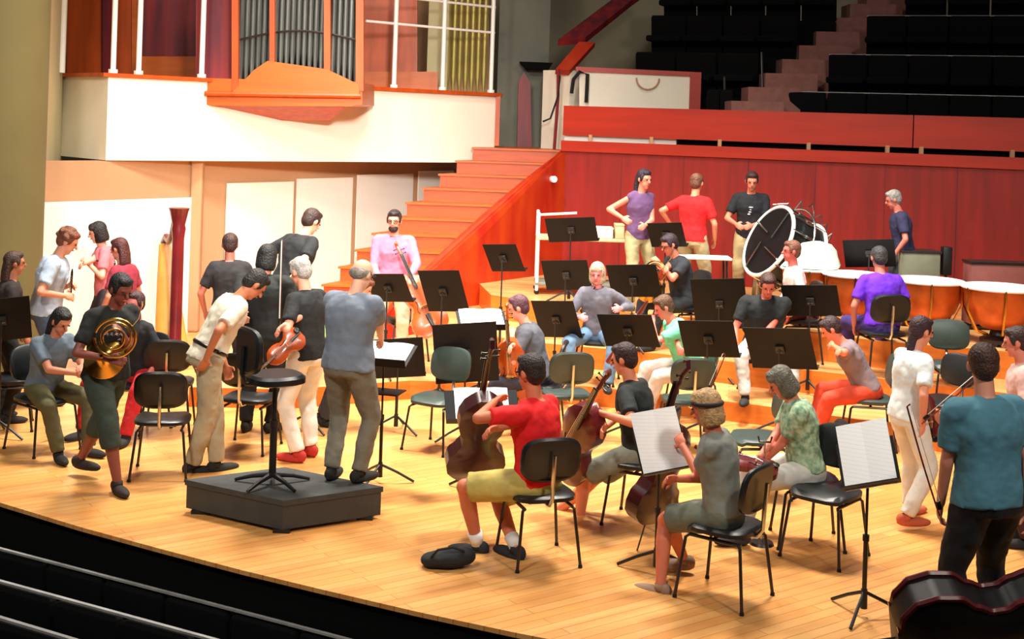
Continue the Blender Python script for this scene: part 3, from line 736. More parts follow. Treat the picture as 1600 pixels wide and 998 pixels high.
# ================================================================== furniture builders
def rot_local(d, up=(0, 0, 1)):
    x, y, z = basis(d, up); return x, y, z
def make_chair(label, loc, yaw, pad=None, group='orchestra chairs on the stage', leg_m=None, back=1.0, cross=False):
    pad = pad or M_pad; leg_m = leg_m or M_steel
    t = thing('orchestra_chair', label, 'chair', loc, math.radians(yaw), group)
    bm = nb(); rings = []
    for z, g in ((0.435, 0.86), (0.445, 1.0), (0.47, 1.0), (0.484, 0.9)):
        rings.append([V((p.x, p.y+0.0, p.z + (-0.02 if p.y > 0.17 else 0.0))) for p in oval((0, 0.0, z), (1, 0, 0), (0, 1, 0), 0.225*g, 0.215*g, 24, 0.6)])
    loft(bm, rings); obj('seat', bm, pad, t)
    bm = nb(); rings = []
    for yy, g in ((-0.232, 0.9), (-0.22, 1.0), (-0.20, 1.0), (-0.188, 0.9)):
        rings.append([V((p.x, p.y-0.0-(0.24-abs(p.x))*0.18-(p.z-0.6)*0.16, p.z)) for p in oval((0, yy+0.04, 0.74), (1, 0, 0), (0, 0, 1), 0.215*g, 0.155*g*back, 26, 0.62)])
    loft(bm, rings); obj('backrest', bm, pad, t)
    bm = nb(); tube(bm, [(0, -0.10, 0.42), (0, -0.215, 0.43), (0, -0.255, 0.48), (0, -0.275, 0.78)], 0.014, 8); obj('back_post', bm, M_chrome, t)
    bm = nb(); box(bm, (0, -0.02, 0.425), (0.24, 0.2, 0.02), None, 0.005)
    for q in (-1, 1): tube(bm, [(0.17*q, -0.19, 0.405), (0.17*q, 0.17, 0.405)], 0.012, 8)
    tube(bm, [(-0.17, 0.0, 0.41), (0.17, 0.0, 0.41)], 0.012, 8); obj('under_frame', bm, leg_m, t)
    for q in (-1, 1):
        for p in (-1, 1):
            bm = nb(); tube(bm, [(0.17*q, 0.17*p, 0.405), (0.185*q, 0.19*p, 0.39), (0.225*q, 0.235*p, 0.012)], 0.011, 8); l = obj('leg', bm, leg_m, t)
            bm = nb(); cone(bm, (0.225*q, 0.235*p, 0), (0.225*q, 0.235*p, 0.02), 0.016, 0.014, 8); obj('foot_cap', bm, M_rubber, l)
    return t
CH = {}
def chair(label, loc, yaw, kind='black'):
    if kind not in CH:
        CH[kind] = make_chair(label, loc, yaw, {'black': M_pad, 'grey': M_padgrey}[kind]); return CH[kind]
    return dup(CH[kind], loc, math.radians(yaw), label)

def stand(label, c, zf, yaw, tilt=65, sheet=0, wd=0.5, hd=0.34, group='music stands on the stage', sheet_label=None, tri=20, shelf=False, roll=0, desk_m=None):
    # desk centre c (world), floor height zf; page side faces local -Y, then yaw
    t = thing('music_stand', label, 'music stand', (c.x, c.y, zf), math.radians(yaw), group)
    hh = c.z-zf; pm = M_steel if tri == 21 else M_black
    Rt = Matrix.Rotation(math.radians(roll), 3, 'Y') @ Matrix.Rotation(-math.radians(90-tilt), 3, 'X')     # 90 = upright
    o3 = V((0, -0.03, hh))
    bm = nb(); box(bm, o3, (wd, 0.008, hd), Rt, 0.002); d = obj('desk', bm, desk_m or M_desk, t, False)
    bm = nb(); box(bm, o3+Rt @ V((0, -0.035, -hd/2+0.004)), (wd, 0.07, 0.008), Rt); obj('ledge', bm, desk_m or M_desk, d, False)
    bm = nb(); box(bm, o3+Rt @ V((0, 0.016, 0)), (0.09, 0.03, 0.09), Rt, 0.008); cone(bm, o3+Rt @ V((-0.03, 0.03, -0.02)), o3+Rt @ V((0.03, 0.03, -0.02)), 0.016, 0.016, 10); obj('bracket', bm, M_black, t)
    bm = nb(); cone(bm, (0, 0, hh*0.48), (0, 0, hh-0.01), 0.009, 0.009, 10); obj('upper_pole', bm, M_steel, t)
    bm = nb(); cone(bm, (0, 0, 0.06), (0, 0, hh*0.52), 0.015, 0.015, 10); obj('lower_pole', bm, pm, t)
    bm = nb(); cone(bm, (0, 0, hh*0.49), (0, 0, hh*0.53), 0.021, 0.021, 10); obj('collar', bm, M_black, t)
    bm = nb(); cone(bm, (0, 0, 0.05), (0, 0, 0.17), 0.022, 0.02, 10); obj('hub', bm, M_black, t)
    for i in range(3):
        a = math.radians(tri+120*i); bm = nb(); tube(bm, [(0.01*math.cos(a), 0.01*math.sin(a), 0.15), (0.14*math.cos(a), 0.14*math.sin(a), 0.09), (0.28*math.cos(a), 0.28*math.sin(a), 0.012)], 0.011, 8); obj('leg', bm, M_black, t)
    if shelf:
        bm = nb(); box(bm, (0, -0.04, hh-0.30), (0.36, 0.24, 0.012), None, 0.004); obj('shelf', bm, M_desk, t, False)
    if sheet:
        RZ = Matrix.Rotation(math.radians(yaw), 3, 'Z')
        sw, shh = (0.32, 0.42) if sheet == 1 else ((0.44, 0.31) if sheet == 2 else (0.30, 0.26))
        bm = nb(); n = 8
        off_ = 0.055 if sheet == 1 else 0.01
        for j in range(2):
            yy = -0.008-0.004*j
            g = [[bm.verts.new(o3+Rt @ V((sw*(i/n-0.5), yy-0.012*math.sin(math.pi*abs(2*i/n-1))*(1 if sheet == 2 else 0.4), shh*(q/4-0.5)+off_))) for i in range(n+1)] for q in range(5)]
            for q in range(4):
                for i in range(n): bm.faces.new((g[q][i], g[q][i+1], g[q+1][i+1], g[q+1][i]))
        me = bpy.data.meshes.new('sheet_music'); bm.to_mesh(me); bm.free(); me.materials.append(M_sheet)
        o = bpy.data.objects.new('sheet_music', me); COL.objects.link(o); o.location = t.location; o.rotation_euler = (0, 0, math.radians(yaw))
        sm = o.modifiers.new('s', 'SOLIDIFY'); sm.thickness = 0.002
        tag(o, sheet_label or 'white sheet music lying on a stand', 'sheet music', 'sheets of music on the stands')
    return t
def sheet_material():
    m = mat('sheet_paper', (250, 249, 248), 0.7, var=0.02)
    nt = m.node_tree; b = nt.nodes['Principled BSDF']
    wv = nt.nodes.new('ShaderNodeTexWave'); wv.wave_type = 'BANDS'; wv.bands_direction = 'Z'; wv.inputs['Scale'].default_value = 14; wv.inputs['Distortion'].default_value = 1.0; wv.inputs['Detail'].default_value = 2
    tc = nt.nodes.new('ShaderNodeTexCoord'); nt.links.new(tc.outputs['Object'], wv.inputs['Vector'])
    r = nt.nodes.new('ShaderNodeValToRGB'); r.color_ramp.elements[0].position = 0.0; r.color_ramp.elements[0].color = (0.88, 0.88, 0.89, 1); r.color_ramp.elements[1].position = 0.15; r.color_ramp.elements[1].color = (0.98, 0.98, 0.98, 1)
    nt.links.new(wv.outputs['Fac'], r.inputs['Fac']); nt.links.new(r.outputs['Color'], b.inputs['Base Color'])
    return m
M_sheet = sheet_material()

def strings(kind, label, a, b, front, m, scale=1.0, cat=None, group=None, endpin=True, bow=None, edge=None):
    # a = bottom of the body, b = scroll; front = direction the strings face
    a, b = V(a), V(b); z = (b-a).normalized(); fy = V(front); fy = (fy-z*fy.dot(z)).normalized(); x = z.cross(fy)*-1
    M = Matrix((x, fy, z)).transposed()
    t = thing(kind, label, cat or kind, tuple(a), 0, group); t.rotation_euler = M.to_euler()
    s_ = scale
    def hw(u):
        if u < 0.02: return 0.10
        pts = [(0, .09), (.03, .15), (.10, .205), (.20, .22), (.30, .205), (.38, .155), (.45, .125), (.52, .125), (.58, .15), (.68, .172), (.80, .168), (.90, .135), (.96, .085), (1, .04)]
        for (u0, w0), (u1, w1) in zip(pts, pts[1:]):
            if u <= u1:
                q = (u-u0)/(u1-u0); q = q*q*(3-2*q) if 0.3 < u < 0.62 else q; return w0+(w1-w0)*q
        return 0.04
    BL = 0.75; dp = 0.06 if kind != 'violin' else 0.045
    bm = nb(); rings = []
    N = 40
    for i in range(N+1):
        u = i/N; w_ = hw(u); ed = min(1, math.sin(math.pi*min(max(u, 0.012), 0.988))*2.2)
        zz = u*BL; ar = 0.035*ed
        rings.append([V(p)*s_ for p in [(-w_, -dp, zz), (-w_*1.0, dp, zz), (-w_*0.7, dp+ar*0.7, zz), (-w_*0.3, dp+ar, zz), (w_*0.3, dp+ar, zz), (w_*0.7, dp+ar*0.7, zz), (w_, dp, zz), (w_, -dp, zz), (w_*0.7, -dp-ar*0.6, zz), (w_*0.3, -dp-ar, zz), (-w_*0.3, -dp-ar, zz), (-w_*0.7, -dp-ar*0.6, zz)]])
    loft(bm, rings); body = obj('body', bm, m, t, flat_ang=50)
    if edge:
        for q in (-1, 1):
            bm = nb(); tube(bm, [V((-hw(i/60)*1.01, q*dp, i/60*BL))*s_ for i in range(61)] + [V((hw(1-i/60)*1.01, q*dp, (1-i/60)*BL))*s_ for i in range(61)], 0.012*s_, 6); obj('edge_binding', bm, edge, t)
    bm = nb()
    for q in (-1, 1):
        for (sgn, ex) in ((q, 1),):
            tube(bm, [V((q*(0.075+0.012*math.sin(6.28*i/9)), dp+0.032, 0.27+0.018*i))*s_ for i in range(10)], 0.0035*s_+0.001, 5)
    obj('sound_hole', bm, M_ebony, body)
    bm = nb(); tube(bm, [V((0, dp+0.02, 0.70))*s_, V((0, dp+0.02, 1.00))*s_, V((0, dp+0.01, 1.03))*s_], [0.022*s_, 0.016*s_, 0.016*s_], 10); nk = obj('neck', bm, m, t)
    bm = nb(); box(bm, V((0, dp+0.045, 0.80))*s_, (0.042*s_, 0.014*s_, 0.46*s_), None, 0.003*s_); obj('fingerboard', bm, M_ebony, t)
    bm = nb(); tube(bm, [V((0, dp+0.01+0.0, 1.02))*s_, V((0, dp+0.0, 1.10))*s_, V((0, dp-0.03, 1.16))*s_, V((0, dp-0.01, 1.20))*s_, V((0, dp+0.02, 1.19))*s_], [0.017*s_, 0.018*s_, 0.02*s_, 0.022*s_, 0.018*s_], 10); sc = obj('scroll', bm, m, t)
    for i, q in enumerate((-1, 1, -1, 1)):
        bm = nb(); tube(bm, [V((0, dp, 1.04+0.025*i))*s_, V((0.05*q, dp, 1.04+0.025*i))*s_, V((0.065*q, dp, 1.04+0.025*i))*s_], [0.004*s_, 0.005*s_, 0.011*s_], 6); obj('peg', bm, M_ebony, sc)
    bm = nb(); box(bm, V((0, dp+0.065, 0.33))*s_, (0.09*s_, 0.006*s_, 0.0*s_+0.012), None); box(bm, V((0, dp+0.05, 0.33))*s_, (0.085*s_, 0.010*s_, 0.014*s_)); box(bm, V((0, dp+0.06, 0.335))*s_, (0.08*s_, 0.05*s_, 0.006*s_)); obj('bridge', bm, M_gold, t, False)
    bm = nb(); loft(bm, [oval(V((0, dp+0.052+0.0, zz))*s_, (1, 0, 0), (0, 1, 0), ww*s_, 0.006*s_, 10) for zz, ww in ((0.02, 0.012), (0.12, 0.022), (0.22, 0.03), (0.235, 0.028))]); obj('tailpiece', bm, M_ebony, t)
    bm = nb()
    for i in range(4):
        xx = -0.015+0.01*i; tube(bm, [V((xx, dp+0.060, 0.23))*s_, V((xx*1.5, dp+0.088, 0.335))*s_, V((xx*0.7, dp+0.054, 1.02))*s_], 0.0012*s_+0.0006, 4)
    obj('strings', bm, M_chrome, t)
    if endpin and kind != 'violin':
        L_ = endpin if isinstance(endpin, float) else 0.3
        bm = nb(); tube(bm, [(0, 0, 0.02*s_), (0, 0, -L_*0.93), (0, 0, -L_)], [0.006, 0.006, 0.002], 8); obj('endpin', bm, M_steel, t)
    if kind == 'violin':
        bm = nb(); ell(bm, V((-0.07, dp+0.03, 0.04))*s_, (0.06*s_, 0.012*s_, 0.05*s_)); obj('chin_rest', bm, M_ebony, t)
    return t
def bow(label, a, d, L_=0.72, group='bows'):
    d = V(d).normalized(); x, y, z = basis(d); t = thing('bow', label, 'bow', tuple(V(a)), 0, group)
    t.rotation_euler = Matrix((x, y, z)).transposed().to_euler()
    bm = nb(); tube(bm, [(0, -0.006*math.sin(math.pi*i/10), L_*i/10) for i in range(11)] + [(0, 0.022, L_+0.008)], 0.0055, 7); obj('stick', bm, M_maroon, t)
    bm = nb(); box(bm, (0, 0.016, 0.06), (0.012, 0.024, 0.05), None, 0.003); obj('frog', bm, M_ebony, t)
    bm = nb(); box(bm, (0, 0.024, L_/2+0.03), (0.010, 0.003, L_-0.06)); obj('bow_hair', bm, M_hair_w, t, False)
    return t
def wind(kind, label, a, b, m, r0=0.012, r1=0.014, bell=0.03, keys=True, group=None):
    a, b = V(a), V(b); d = b-a; L_ = d.length; x, y, z = basis(d); t = thing(kind, label, kind, tuple(a), 0, group)
    t.rotation_euler = Matrix((x, y, z)).transposed().to_euler()
    bm = nb(); tube(bm, [(0, 0, 0), (0, 0, L_*0.12), (0, 0, L_*0.9), (0, 0, L_)], [r0*0.5, r0, r1, bell], 12); bo = obj('body', bm, m, t)
    if keys:
        bm = nb(); tube(bm, [(0, r0+0.006, L_*0.2), (0, r0+0.006, L_*0.85)], 0.003, 6)
        for i in range(8): cone(bm, (0, r0, L_*(0.25+0.07*i)), (0, r0+0.012, L_*(0.25+0.07*i)), 0.009, 0.009, 10)
        obj('keys', bm, M_chrome, t)
    return t
def horn(label, c, face, up, s_=1.0, group=None):
    f = V(face).normalized(); x, y, z = basis(f, up); M = Matrix((x, y, z)).transposed()
    t = thing('french_horn', label, 'french horn', tuple(V(c)), 0, group); t.rotation_euler = M.to_euler(); I = Matrix.Identity(3)
    bm = nb(); ring(bm, (0, 0, 0), I, 0.15*s_, 0.011*s_, 36, 8, 0.3, 2*math.pi); ring(bm, (0, 0, 0.02), I, 0.115*s_, 0.009*s_, 36, 8, -0.5, 4.9); ring(bm, (0.01, 0, -0.02), I, 0.08*s_, 0.008*s_, 30, 8); obj('coil', bm, M_brass, t)
    bm = nb(); lathe(bm, [(0.012, 0.0), (0.02, 0.07), (0.04, 0.14), (0.075, 0.19), (0.15, 0.235), (0.155, 0.24), (0.15, 0.238), (0.07, 0.195), (0.03, 0.14)], (0.10, -0.14, 0.0), Matrix.Rotation(math.radians(25), 3, 'X'), 30)
    bell_ = obj('bell', bm, M_brass, t)
    bm = nb(); tube(bm, [(-0.12, 0.09, 0), (-0.17, 0.16, 0.0), (-0.19, 0.26, 0.0)], 0.006, 8); lathe(bm, [(0.004, 0), (0.012, 0.03), (0.013, 0.032)], (-0.19, 0.26, 0), Matrix.Rotation(math.radians(-90), 3, 'X'), 14); obj('mouthpiece', bm, M_chrome, t)
    for i in range(4):
        bm = nb(); cone(bm, (-0.04+0.035*i, 0.02, -0.03), (-0.04+0.035*i, 0.02, 0.035), 0.015, 0.015, 14); obj('valve', bm, M_chrome, t)
    return t
# ================================================================== podium, stool, conductor
pc = [G(289, 749, 0.24), G(443, 782, 0.24), G(599, 760, 0.24)]
p4 = pc[0]+pc[2]-pc[1]
p4 = V((p4.x, p4.y, 0.24))
pod = thing('podium', 'low black carpeted podium under the grey shirted conductor', 'podium', (pc[1].x, pc[1].y, 0))
o3 = V((pc[1].x, pc[1].y, 0)); PL = [((p-o3).x, (p-o3).y) for p in (pc[0], pc[1], pc[2], p4)]
def inset(poly, d):
    cx = sum(p[0] for p in poly)/4; cy = sum(p[1] for p in poly)/4
    return [(p[0]+(cx-p[0])*d, p[1]+(cy-p[1])*d) for p in poly]
bm = nb(); prism(bm, PL, 0.20, 0.24); obj('top', bm, M_podium, pod, False)
bm = nb(); prism(bm, inset(PL, 0.02), 0.028, 0.20); obj('skirt', bm, M_podside, pod, False)
for p in inset(PL, 0.17):
    bm = nb(); box(bm, (p[0], p[1], 0.014), (0.12, 0.12, 0.028)); obj('foot', bm, M_black, pod, False)

st = thing('stool', 'tall black conducting stool with curved backrest on the podium', 'stool', G(425, 756, 0.24), math.radians(-55))
bm = nb(); rings = [oval((0, 0, z), (1, 0, 0), (0, 1, 0), 0.21*g, 0.21*g, 26, 0.75) for z, g in ((0.755, 0.8), (0.77, 1), (0.81, 1), (0.83, 0.88))]; loft(bm, rings); obj('seat', bm, M_pad, st)
bm = nb(); rings = [[V((p.x, p.y-(0.2-abs(p.x))*0.2, p.z)) for p in oval((0, yy, 1.02), (1, 0, 0), (0, 0, 1), 0.20*g, 0.17*g, 26, 0.65)] for yy, g in ((-0.24, 0.9), (-0.225, 1), (-0.195, 1), (-0.18, 0.9))]; loft(bm, rings); obj('backrest', bm, M_pad, st)
bm = nb(); tube(bm, [(0, -0.05, 0.76), (0, -0.24, 0.77), (0, -0.27, 0.85), (0, -0.265, 1.05)], 0.016, 8); obj('back_post', bm, M_black, st)
bm = nb(); cone(bm, (0, 0, 0.06), (0, 0, 0.45), 0.028, 0.028, 14); cone(bm, (0, 0, 0.45), (0, 0, 0.76), 0.019, 0.019, 14); obj('pole', bm, M_black, st)
bm = nb(); cone(bm, (0, 0, 0.43), (0, 0, 0.48), 0.034, 0.034, 14); obj('collar', bm, M_steel, st)
for i in range(5):
    a = math.radians(72*i+10); bm = nb(); tube(bm, [(0, 0, 0.075), (0.16*math.cos(a), 0.16*math.sin(a), 0.05), (0.29*math.cos(a), 0.29*math.sin(a), 0.013)], [0.022, 0.016, 0.012], 8); obj('leg', bm, M_black, st)

A = {}
A['cond'] = person('balding grey haired man conducting on the podium in a grey blue polo shirt', 538, 9.72, 0.24, -28, 1.73, lean=5, hp=22, hy=-10, hl=('px', 566, 545, 10.2), hrt=('px', 596, 530, 10.1),
    shirt=(124, 134, 150), trousers=(122, 118, 104), shoes=(30, 30, 30), hair=(150, 138, 128), style='bald', skin=(226, 168, 138), w=1.2, extra={'glasses': 1}, sleeve='short')
c = P(600, 553, 10.55)
stand('black stand with white open score in front of the conductor', c, 0.0, -14, 22, 2, 0.5, 0.34, tri=20, shelf=True, sheet_label='white open score lying flat before the conductor')

A['white'] = person('man bending forward in a cream shirt and beige trousers left of the podium', 318, 10.75, 0, -62, 1.84, lean=27, hp=38, hl=('px', 352, 570, 10.9), hrt=('px', 322, 560, 10.5),
    fl=('px', 338, 727, 10.75), fr=('px', 300, 733, 10.7), shirt=(226, 218, 198), trousers=(176, 164, 136), hair=(24, 20, 18), skin=(196, 118, 82), w=1.05, extra={'belt': 1})
A['horn'] = person('tanned man walking in a black printed shirt and dark green shorts carrying a french horn', 160, 10.2, 0, -128, 1.76, lean=8, hp=20, hl=('px', 190, 520, 9.95), hrt=('px', 168, 560, 9.85),
    fr=('px', 184, 756, 10.02), fl=('px', 120, 730, 10.5), skin=(134, 70, 56), shirt=(30, 32, 32), trousers=(52, 64, 54), legs='threequarter', shoes=(40, 28, 26), hair=(22, 18, 20), extra={'print': (150, 150, 150)}, w=1.08)
horn('brass french horn held by the walking man in the black shirt', P(180, 528, 9.78), (0.2, -1, 0.15), (0, 0, 1), 1.0)

# ------------------------------------------------------------------ the group at the left wall
A['clar'] = person('brown haired man looking down in a pale blue shirt holding a clarinet', 66, 13.0, 0, -78, 1.84, lean=10, hp=25, hl=('px', 108, 446, 13.05), hrt=('px', 100, 462, 12.85), shirt=(176, 192, 212), trousers=(70, 84, 108), hair=(128, 70, 48), style='curly', skin=(222, 150, 120), w=1.15)
wind('clarinet', 'black clarinet in the hands of the pale blue shirted man', P(113, 420, 12.9), P(104, 470, 12.85), M_ebony)
A['pale'] = person('dark haired woman in a pink top playing behind the others at the left wall', 160, 14.8, 0, 112, 1.74, lean=4, hp=15, hl=('px', 138, 412, 14.6), hrt=('px', 130, 412, 14.4), shirt=(220, 120, 130), trousers=(60, 50, 60), hair=(36, 26, 28), skin=(236, 170, 148), w=0.9, style='bob')
wind('flute', 'dark flute held up by the woman in the pink top', P(150, 407, 14.55), P(120, 416, 14.35), M_ebony)
A['brown'] = person('woman with long brown hair and a crimson top seen from behind near the harp', 190, 13.6, 0, 70, 1.67, lean=4, hp=12, shirt=(150, 40, 60), trousers=(60, 30, 40), hair=(84, 36, 34), style='long', skin=(214, 140, 116), w=0.9)
A['leftseat'] = person('person with long black hair seated sideways in a slate blue shirt and olive trousers', 66, 11.25, 0, -128, 1.66, seated=True, lean=16, hp=22, shirt=(96, 112, 126), trousers=(86, 82, 50), hair=(16, 14, 18), style='long', skin=(206, 134, 104), hl=('px', 128, 575, 11.0), hrt=('px', 118, 583, 10.9), kout=0.0)
chair('black orchestra chair under the person in olive trousers at the left', A['leftseat']['base'], -128)
A['redtr'] = person('seated person with a black top and bright red trousers behind the horn player', 212, 12.0, 0, 160, 1.66, seated=True, lean=5, shirt=(24, 24, 28), trousers=(200, 30, 36), hair=(70, 36, 40), style='short', skin=(226, 130, 120), w=0.85)
chair('black orchestra chair under the person in bright red trousers', A['redtr']['base'], 160)
A['edge'] = person('dark dressed person with brown hair cut by the left edge of the photo', 2, 12.2, 0, -60, 1.64, lean=5, shirt=(40, 30, 30), trousers=(30, 28, 32), hair=(70, 42, 34), style='long', skin=(190, 120, 92))

# harp beside the left wall
hb = at(272, 15.2, 0)
hp_ = thing('harp', 'tall concert harp with dark red column and golden soundboard by the white wall', 'harp', tuple(hb), math.radians(118))
bm = nb(); lathe(bm, [(0, 0.12), (0.10, 0.12), (0.11, 0.2), (0.075, 0.3), (0.07, 1.5), (0.085, 1.62), (0.075, 1.66), (0.11, 1.82), (0.125, 1.86), (0, 1.86)], n=24); obj('column', bm, M_maroon, hp_)
bm = nb(); loft(bm, [oval((x, 0, z), (0, 1, 0), (0.9, 0, -0.42), wd, dd, 16) for x, z, wd, dd in ((0.12, 0.14, 0.20, 0.13), (0.3, 0.5, 0.17, 0.10), (0.5, 0.95, 0.12, 0.075), (0.68, 1.36, 0.07, 0.05))]); obj('soundbox', bm, M_gold, hp_)
bm = nb(); tube(bm, [(0.0, 0, 1.80), (0.14, 0, 1.72), (0.3, 0, 1.50), (0.46, 0, 1.42), (0.6, 0, 1.46), (0.70, 0, 1.38)], [0.055, 0.05, 0.042, 0.04, 0.045, 0.05], 12); obj('neck', bm, M_maroon, hp_)
bm = nb(); prism(bm, [(-0.14, -0.2), (0.34, -0.24), (0.40, 0), (0.34, 0.24), (-0.14, 0.2)], 0.02, 0.14); obj('base', bm, M_maroon, hp_, False)
for x, y in ((-0.08, -0.15), (-0.08, 0.15), (0.30, -0.18), (0.30, 0.18)):
    bm = nb(); cone(bm, (x, y, 0), (x, y, 0.03), 0.035, 0.03, 10); obj('foot', bm, M_maroon, hp_)
bm = nb()
for i in range(26):
    t = i/25.0; a = V((0.07+0.58*t, 0, 1.70-0.28*min(1, t*1.6)+0.0)); b = V((0.20+0.47*t, 0, 0.36+0.95*t)); tube(bm, [a, b], 0.0014, 4)
obj('strings', bm, M_hair_w, hp_)

# ------------------------------------------------------------------ the crowd behind the podium
A['dark1'] = person('dark haired man in a black shirt standing behind the bending man', 352, 13.5, 0, 15, 1.76, lean=5, hp=5, shirt=(34, 30, 34), trousers=(40, 38, 44), hair=(58, 30, 26), skin=(190, 110, 90))
A['dark2'] = person('black haired person in a black shirt standing behind the tall stool', 402, 12.1, 0, -14, 1.80, lean=5, hp=10, hl=('px', 380, 520, 11.4), shirt=(18, 22, 22), trousers=(22, 24, 28), hair=(16, 18, 18), style='bob', w=1.3, sleeve='long', skin=(200, 130, 100))
A['grey'] = person('grey haired violinist in a black shirt and long white trousers left of the conductor', 476, 11.2, 0, 55, 1.80, lean=5, hp=20, hl=('px', 446, 535, 11.1), hrt=('px', 440, 512, 10.85), shirt=(26, 28, 30), trousers=(236, 232, 222), hair=(176, 170, 164), style='short', skin=(228, 158, 132), shoes=(190, 50, 44), w=0.98)
bow('violin bow held upright by the grey haired violinist', P(437, 512, 10.85), (0.0, 0.02, 1), 0.74)
strings('violin', 'brown violin held low by the grey haired violinist in white trousers', P(470, 520, 10.9), P(432, 555, 10.8), (0.3, -0.8, 0.5), M_orangev, 0.48)
A['blacktee'] = person('tall man in a black tee shirt leaning at the white wall panels', 444, 13.5, 0.2, -42, 1.90, lean=20, hp=20, hl=('px', 412, 435, 13.6), hrt=('px', 452, 440, 13.0), shirt=(20, 22, 26), trousers=(70, 34, 36), hair=(56, 32, 26), skin=(232, 168, 140), w=1.08)
A['green'] = person('person in a pale green shirt half hidden behind the conductor', 505, 12.5, 0, -88, 1.60, lean=30, hp=25, shirt=(176, 214, 130), trousers=(60, 60, 60), hair=(120, 60, 34), skin=(220, 150, 120))
A['pink'] = person('bearded man in a pink shirt standing with an orange cello by the stairs', 610, 14.8, 0.2, 176, 1.78, lean=2, hp=6, hl=('px', 640, 432, 14.4), hrt=('px', 592, 440, 14.5), shirt=(222, 118, 150), sleeve='long', trousers=(222, 206, 176), hair=(40, 20, 22), skin=(228, 144, 118), extra={'beard': 1, 'glasses': 1}, w=1.1)
strings('cello', 'orange cello held by the bearded man in the pink shirt', P(680, 522, 14.15), P(633, 415, 14.45), (0.2, -1, 0.2), M_orangev, 0.95, endpin=0.22)

M_bassblack = mat('black_varnish', (14, 12, 13), 0.45, var=0.3, scale=3)
# ------------------------------------------------------------------ seated players, front desks
def seat_for(key, label, kind='black', dyaw=0, back=0.0):
    a = A[key]; yw = a['o'].rotation_euler[2]; b = a['base'] + Matrix.Rotation(yw, 3, 'Z') @ V((0, -0.02-back, 0))
    return chair(label, b, math.degrees(yw)+dyaw, kind)
A['red'] = person('cellist in a bright red tee shirt and khaki shorts seated on a black chair', 836, 8.85, 0, 58, 1.86, seated=True, lean=4, hp=8, hy=-10, hl=('px', 772, 628, 8.85), hrt=('px', 768, 672, 8.55), fl=('px', 746, 850, 8.95), fr=('px', 806, 856, 8.85),
    shirt=(236, 22, 26), trousers=(196, 178, 96), legs='shorts', hair=(44, 28, 26), skin=(214, 120, 84), shoes=(34, 34, 40), sock=(230, 230, 230), w=1.06, el=(-1, 0, -0.2), er=(0.3, -0.2, -0.9))
seat_for('red', 'black chair with central back post under the red shirted cellist', dyaw=-40)
strings('cello', 'dark red cello between the knees of the red shirted cellist', P(738, 742, 9.45), P(768, 562, 8.95), (-0.15, 0.7, 0.3), M_darkv, 1.0, endpin=0.36)
A['blackc'] = person('cellist in a black shirt and grey plaid shorts seated behind the white music sheet', 997, 9.75, 0, 66, 1.76, seated=True, lean=10, hp=10, hl=('px', 938, 645, 9.5), hrt=('px', 920, 700, 9.3), fl=('px', 905, 815, 9.9), fr=('px', 870, 800, 10.0),
    shirt=(24, 30, 30), trousers=(128, 132, 118), legs='shorts', hair=(52, 26, 28), skin=(226, 136, 100), shoes=(60, 50, 46), w=1.0)
seat_for('blackc', 'black chair under the cellist in grey plaid shorts')
strings('cello', 'dark red cello slanting in front of the cellist in plaid shorts', P(878, 735, 9.9), P(952, 590, 9.3), (-0.3, -0.9, 0.5), M_maroon, 0.98, endpin=0.36)
A['greyt'] = person('blonde cellist in a grey tee shirt seated behind the front music stand', 1126, 8.25, 0, 70, 1.70, seated=True, lean=8, hp=12, hl=('px', 1068, 698, 8.5), hrt=('px', 1058, 748, 8.2), fl=('px', 1068, 872, 8.65), fr=('px', 1032, 915, 8.3),
    shirt=(134, 138, 130), trousers=(112, 118, 104), legs='shorts', hair=(206, 164, 112), style='bob', skin=(208, 112, 80), shoes=(150, 120, 100), w=1.0, extra={'headband': (40, 32, 36)})
seat_for('greyt', 'black chair under the blonde cellist in the grey tee shirt', dyaw=-16)
strings('cello', 'dark red cello held by the blonde cellist in the grey tee shirt', P(1010, 812, 9.05), P(1062, 640, 8.95), (-0.5, 0.6, 0.4), M_darkv, 0.98, endpin=0.36)
A['pattern'] = person('person in a pale green patterned shirt seated facing left with a red violin', 1256, 9.4, 0, 86, 1.68, seated=True, lean=12, hp=28, hl=('px', 1178, 738, 9.5), hrt=('px', 1170, 742, 9.2), shirt=(178, 200, 166), trousers=(206, 204, 196), hair=(110, 104, 92), style='bob', skin=(222, 130, 104), w=1.1, shoes=(60, 50, 50), kout=0.03)
seat_for('pattern', 'black chair under the person in the patterned shirt')
strings('violin', 'red violin lying across the lap of the person in the patterned shirt', P(1215, 738, 9.1), P(1158, 722, 9.15), (0, -0.3, 1), M_maroon, 0.5)
chair('empty black chair between the patterned shirt and the right hand stand', G(1288, 868, 0.0), 140)

# ------------------------------------------------------------------ second ring
A['gtee'] = person('musician in a grey tee shirt seated with an orange cello behind the black desk', 838, 12.5, 0, 84, 1.74, seated=True, lean=16, hp=10, hl=('px', 800, 528, 12.4), hrt=('px', 796, 545, 12.1), shirt=(86, 88, 98), trousers=(50, 44, 56), hair=(96, 52, 66), skin=(230, 156, 128), w=1.1)
seat_for('gtee', 'black chair under the musician in the grey tee shirt')
strings('cello', 'small orange cello in front of the musician in the grey tee shirt', P(802, 622, 12.4), P(794, 490, 12.2), (-0.2, -1, 0.2), M_orangev, 0.82, endpin=0.2)
A['mint'] = person('brass player in a mint green tee shirt bending over his instrument', 1076, 13.2, 0, 98, 1.74, seated=True, lean=24, hp=15, hl=('px', 1020, 505, 13.1), hrt=('px', 1062, 545, 12.8), shirt=(116, 222, 176), trousers=(206, 196, 190), hair=(96, 62, 38), skin=(226, 120, 104), w=1.15, kout=0.03)
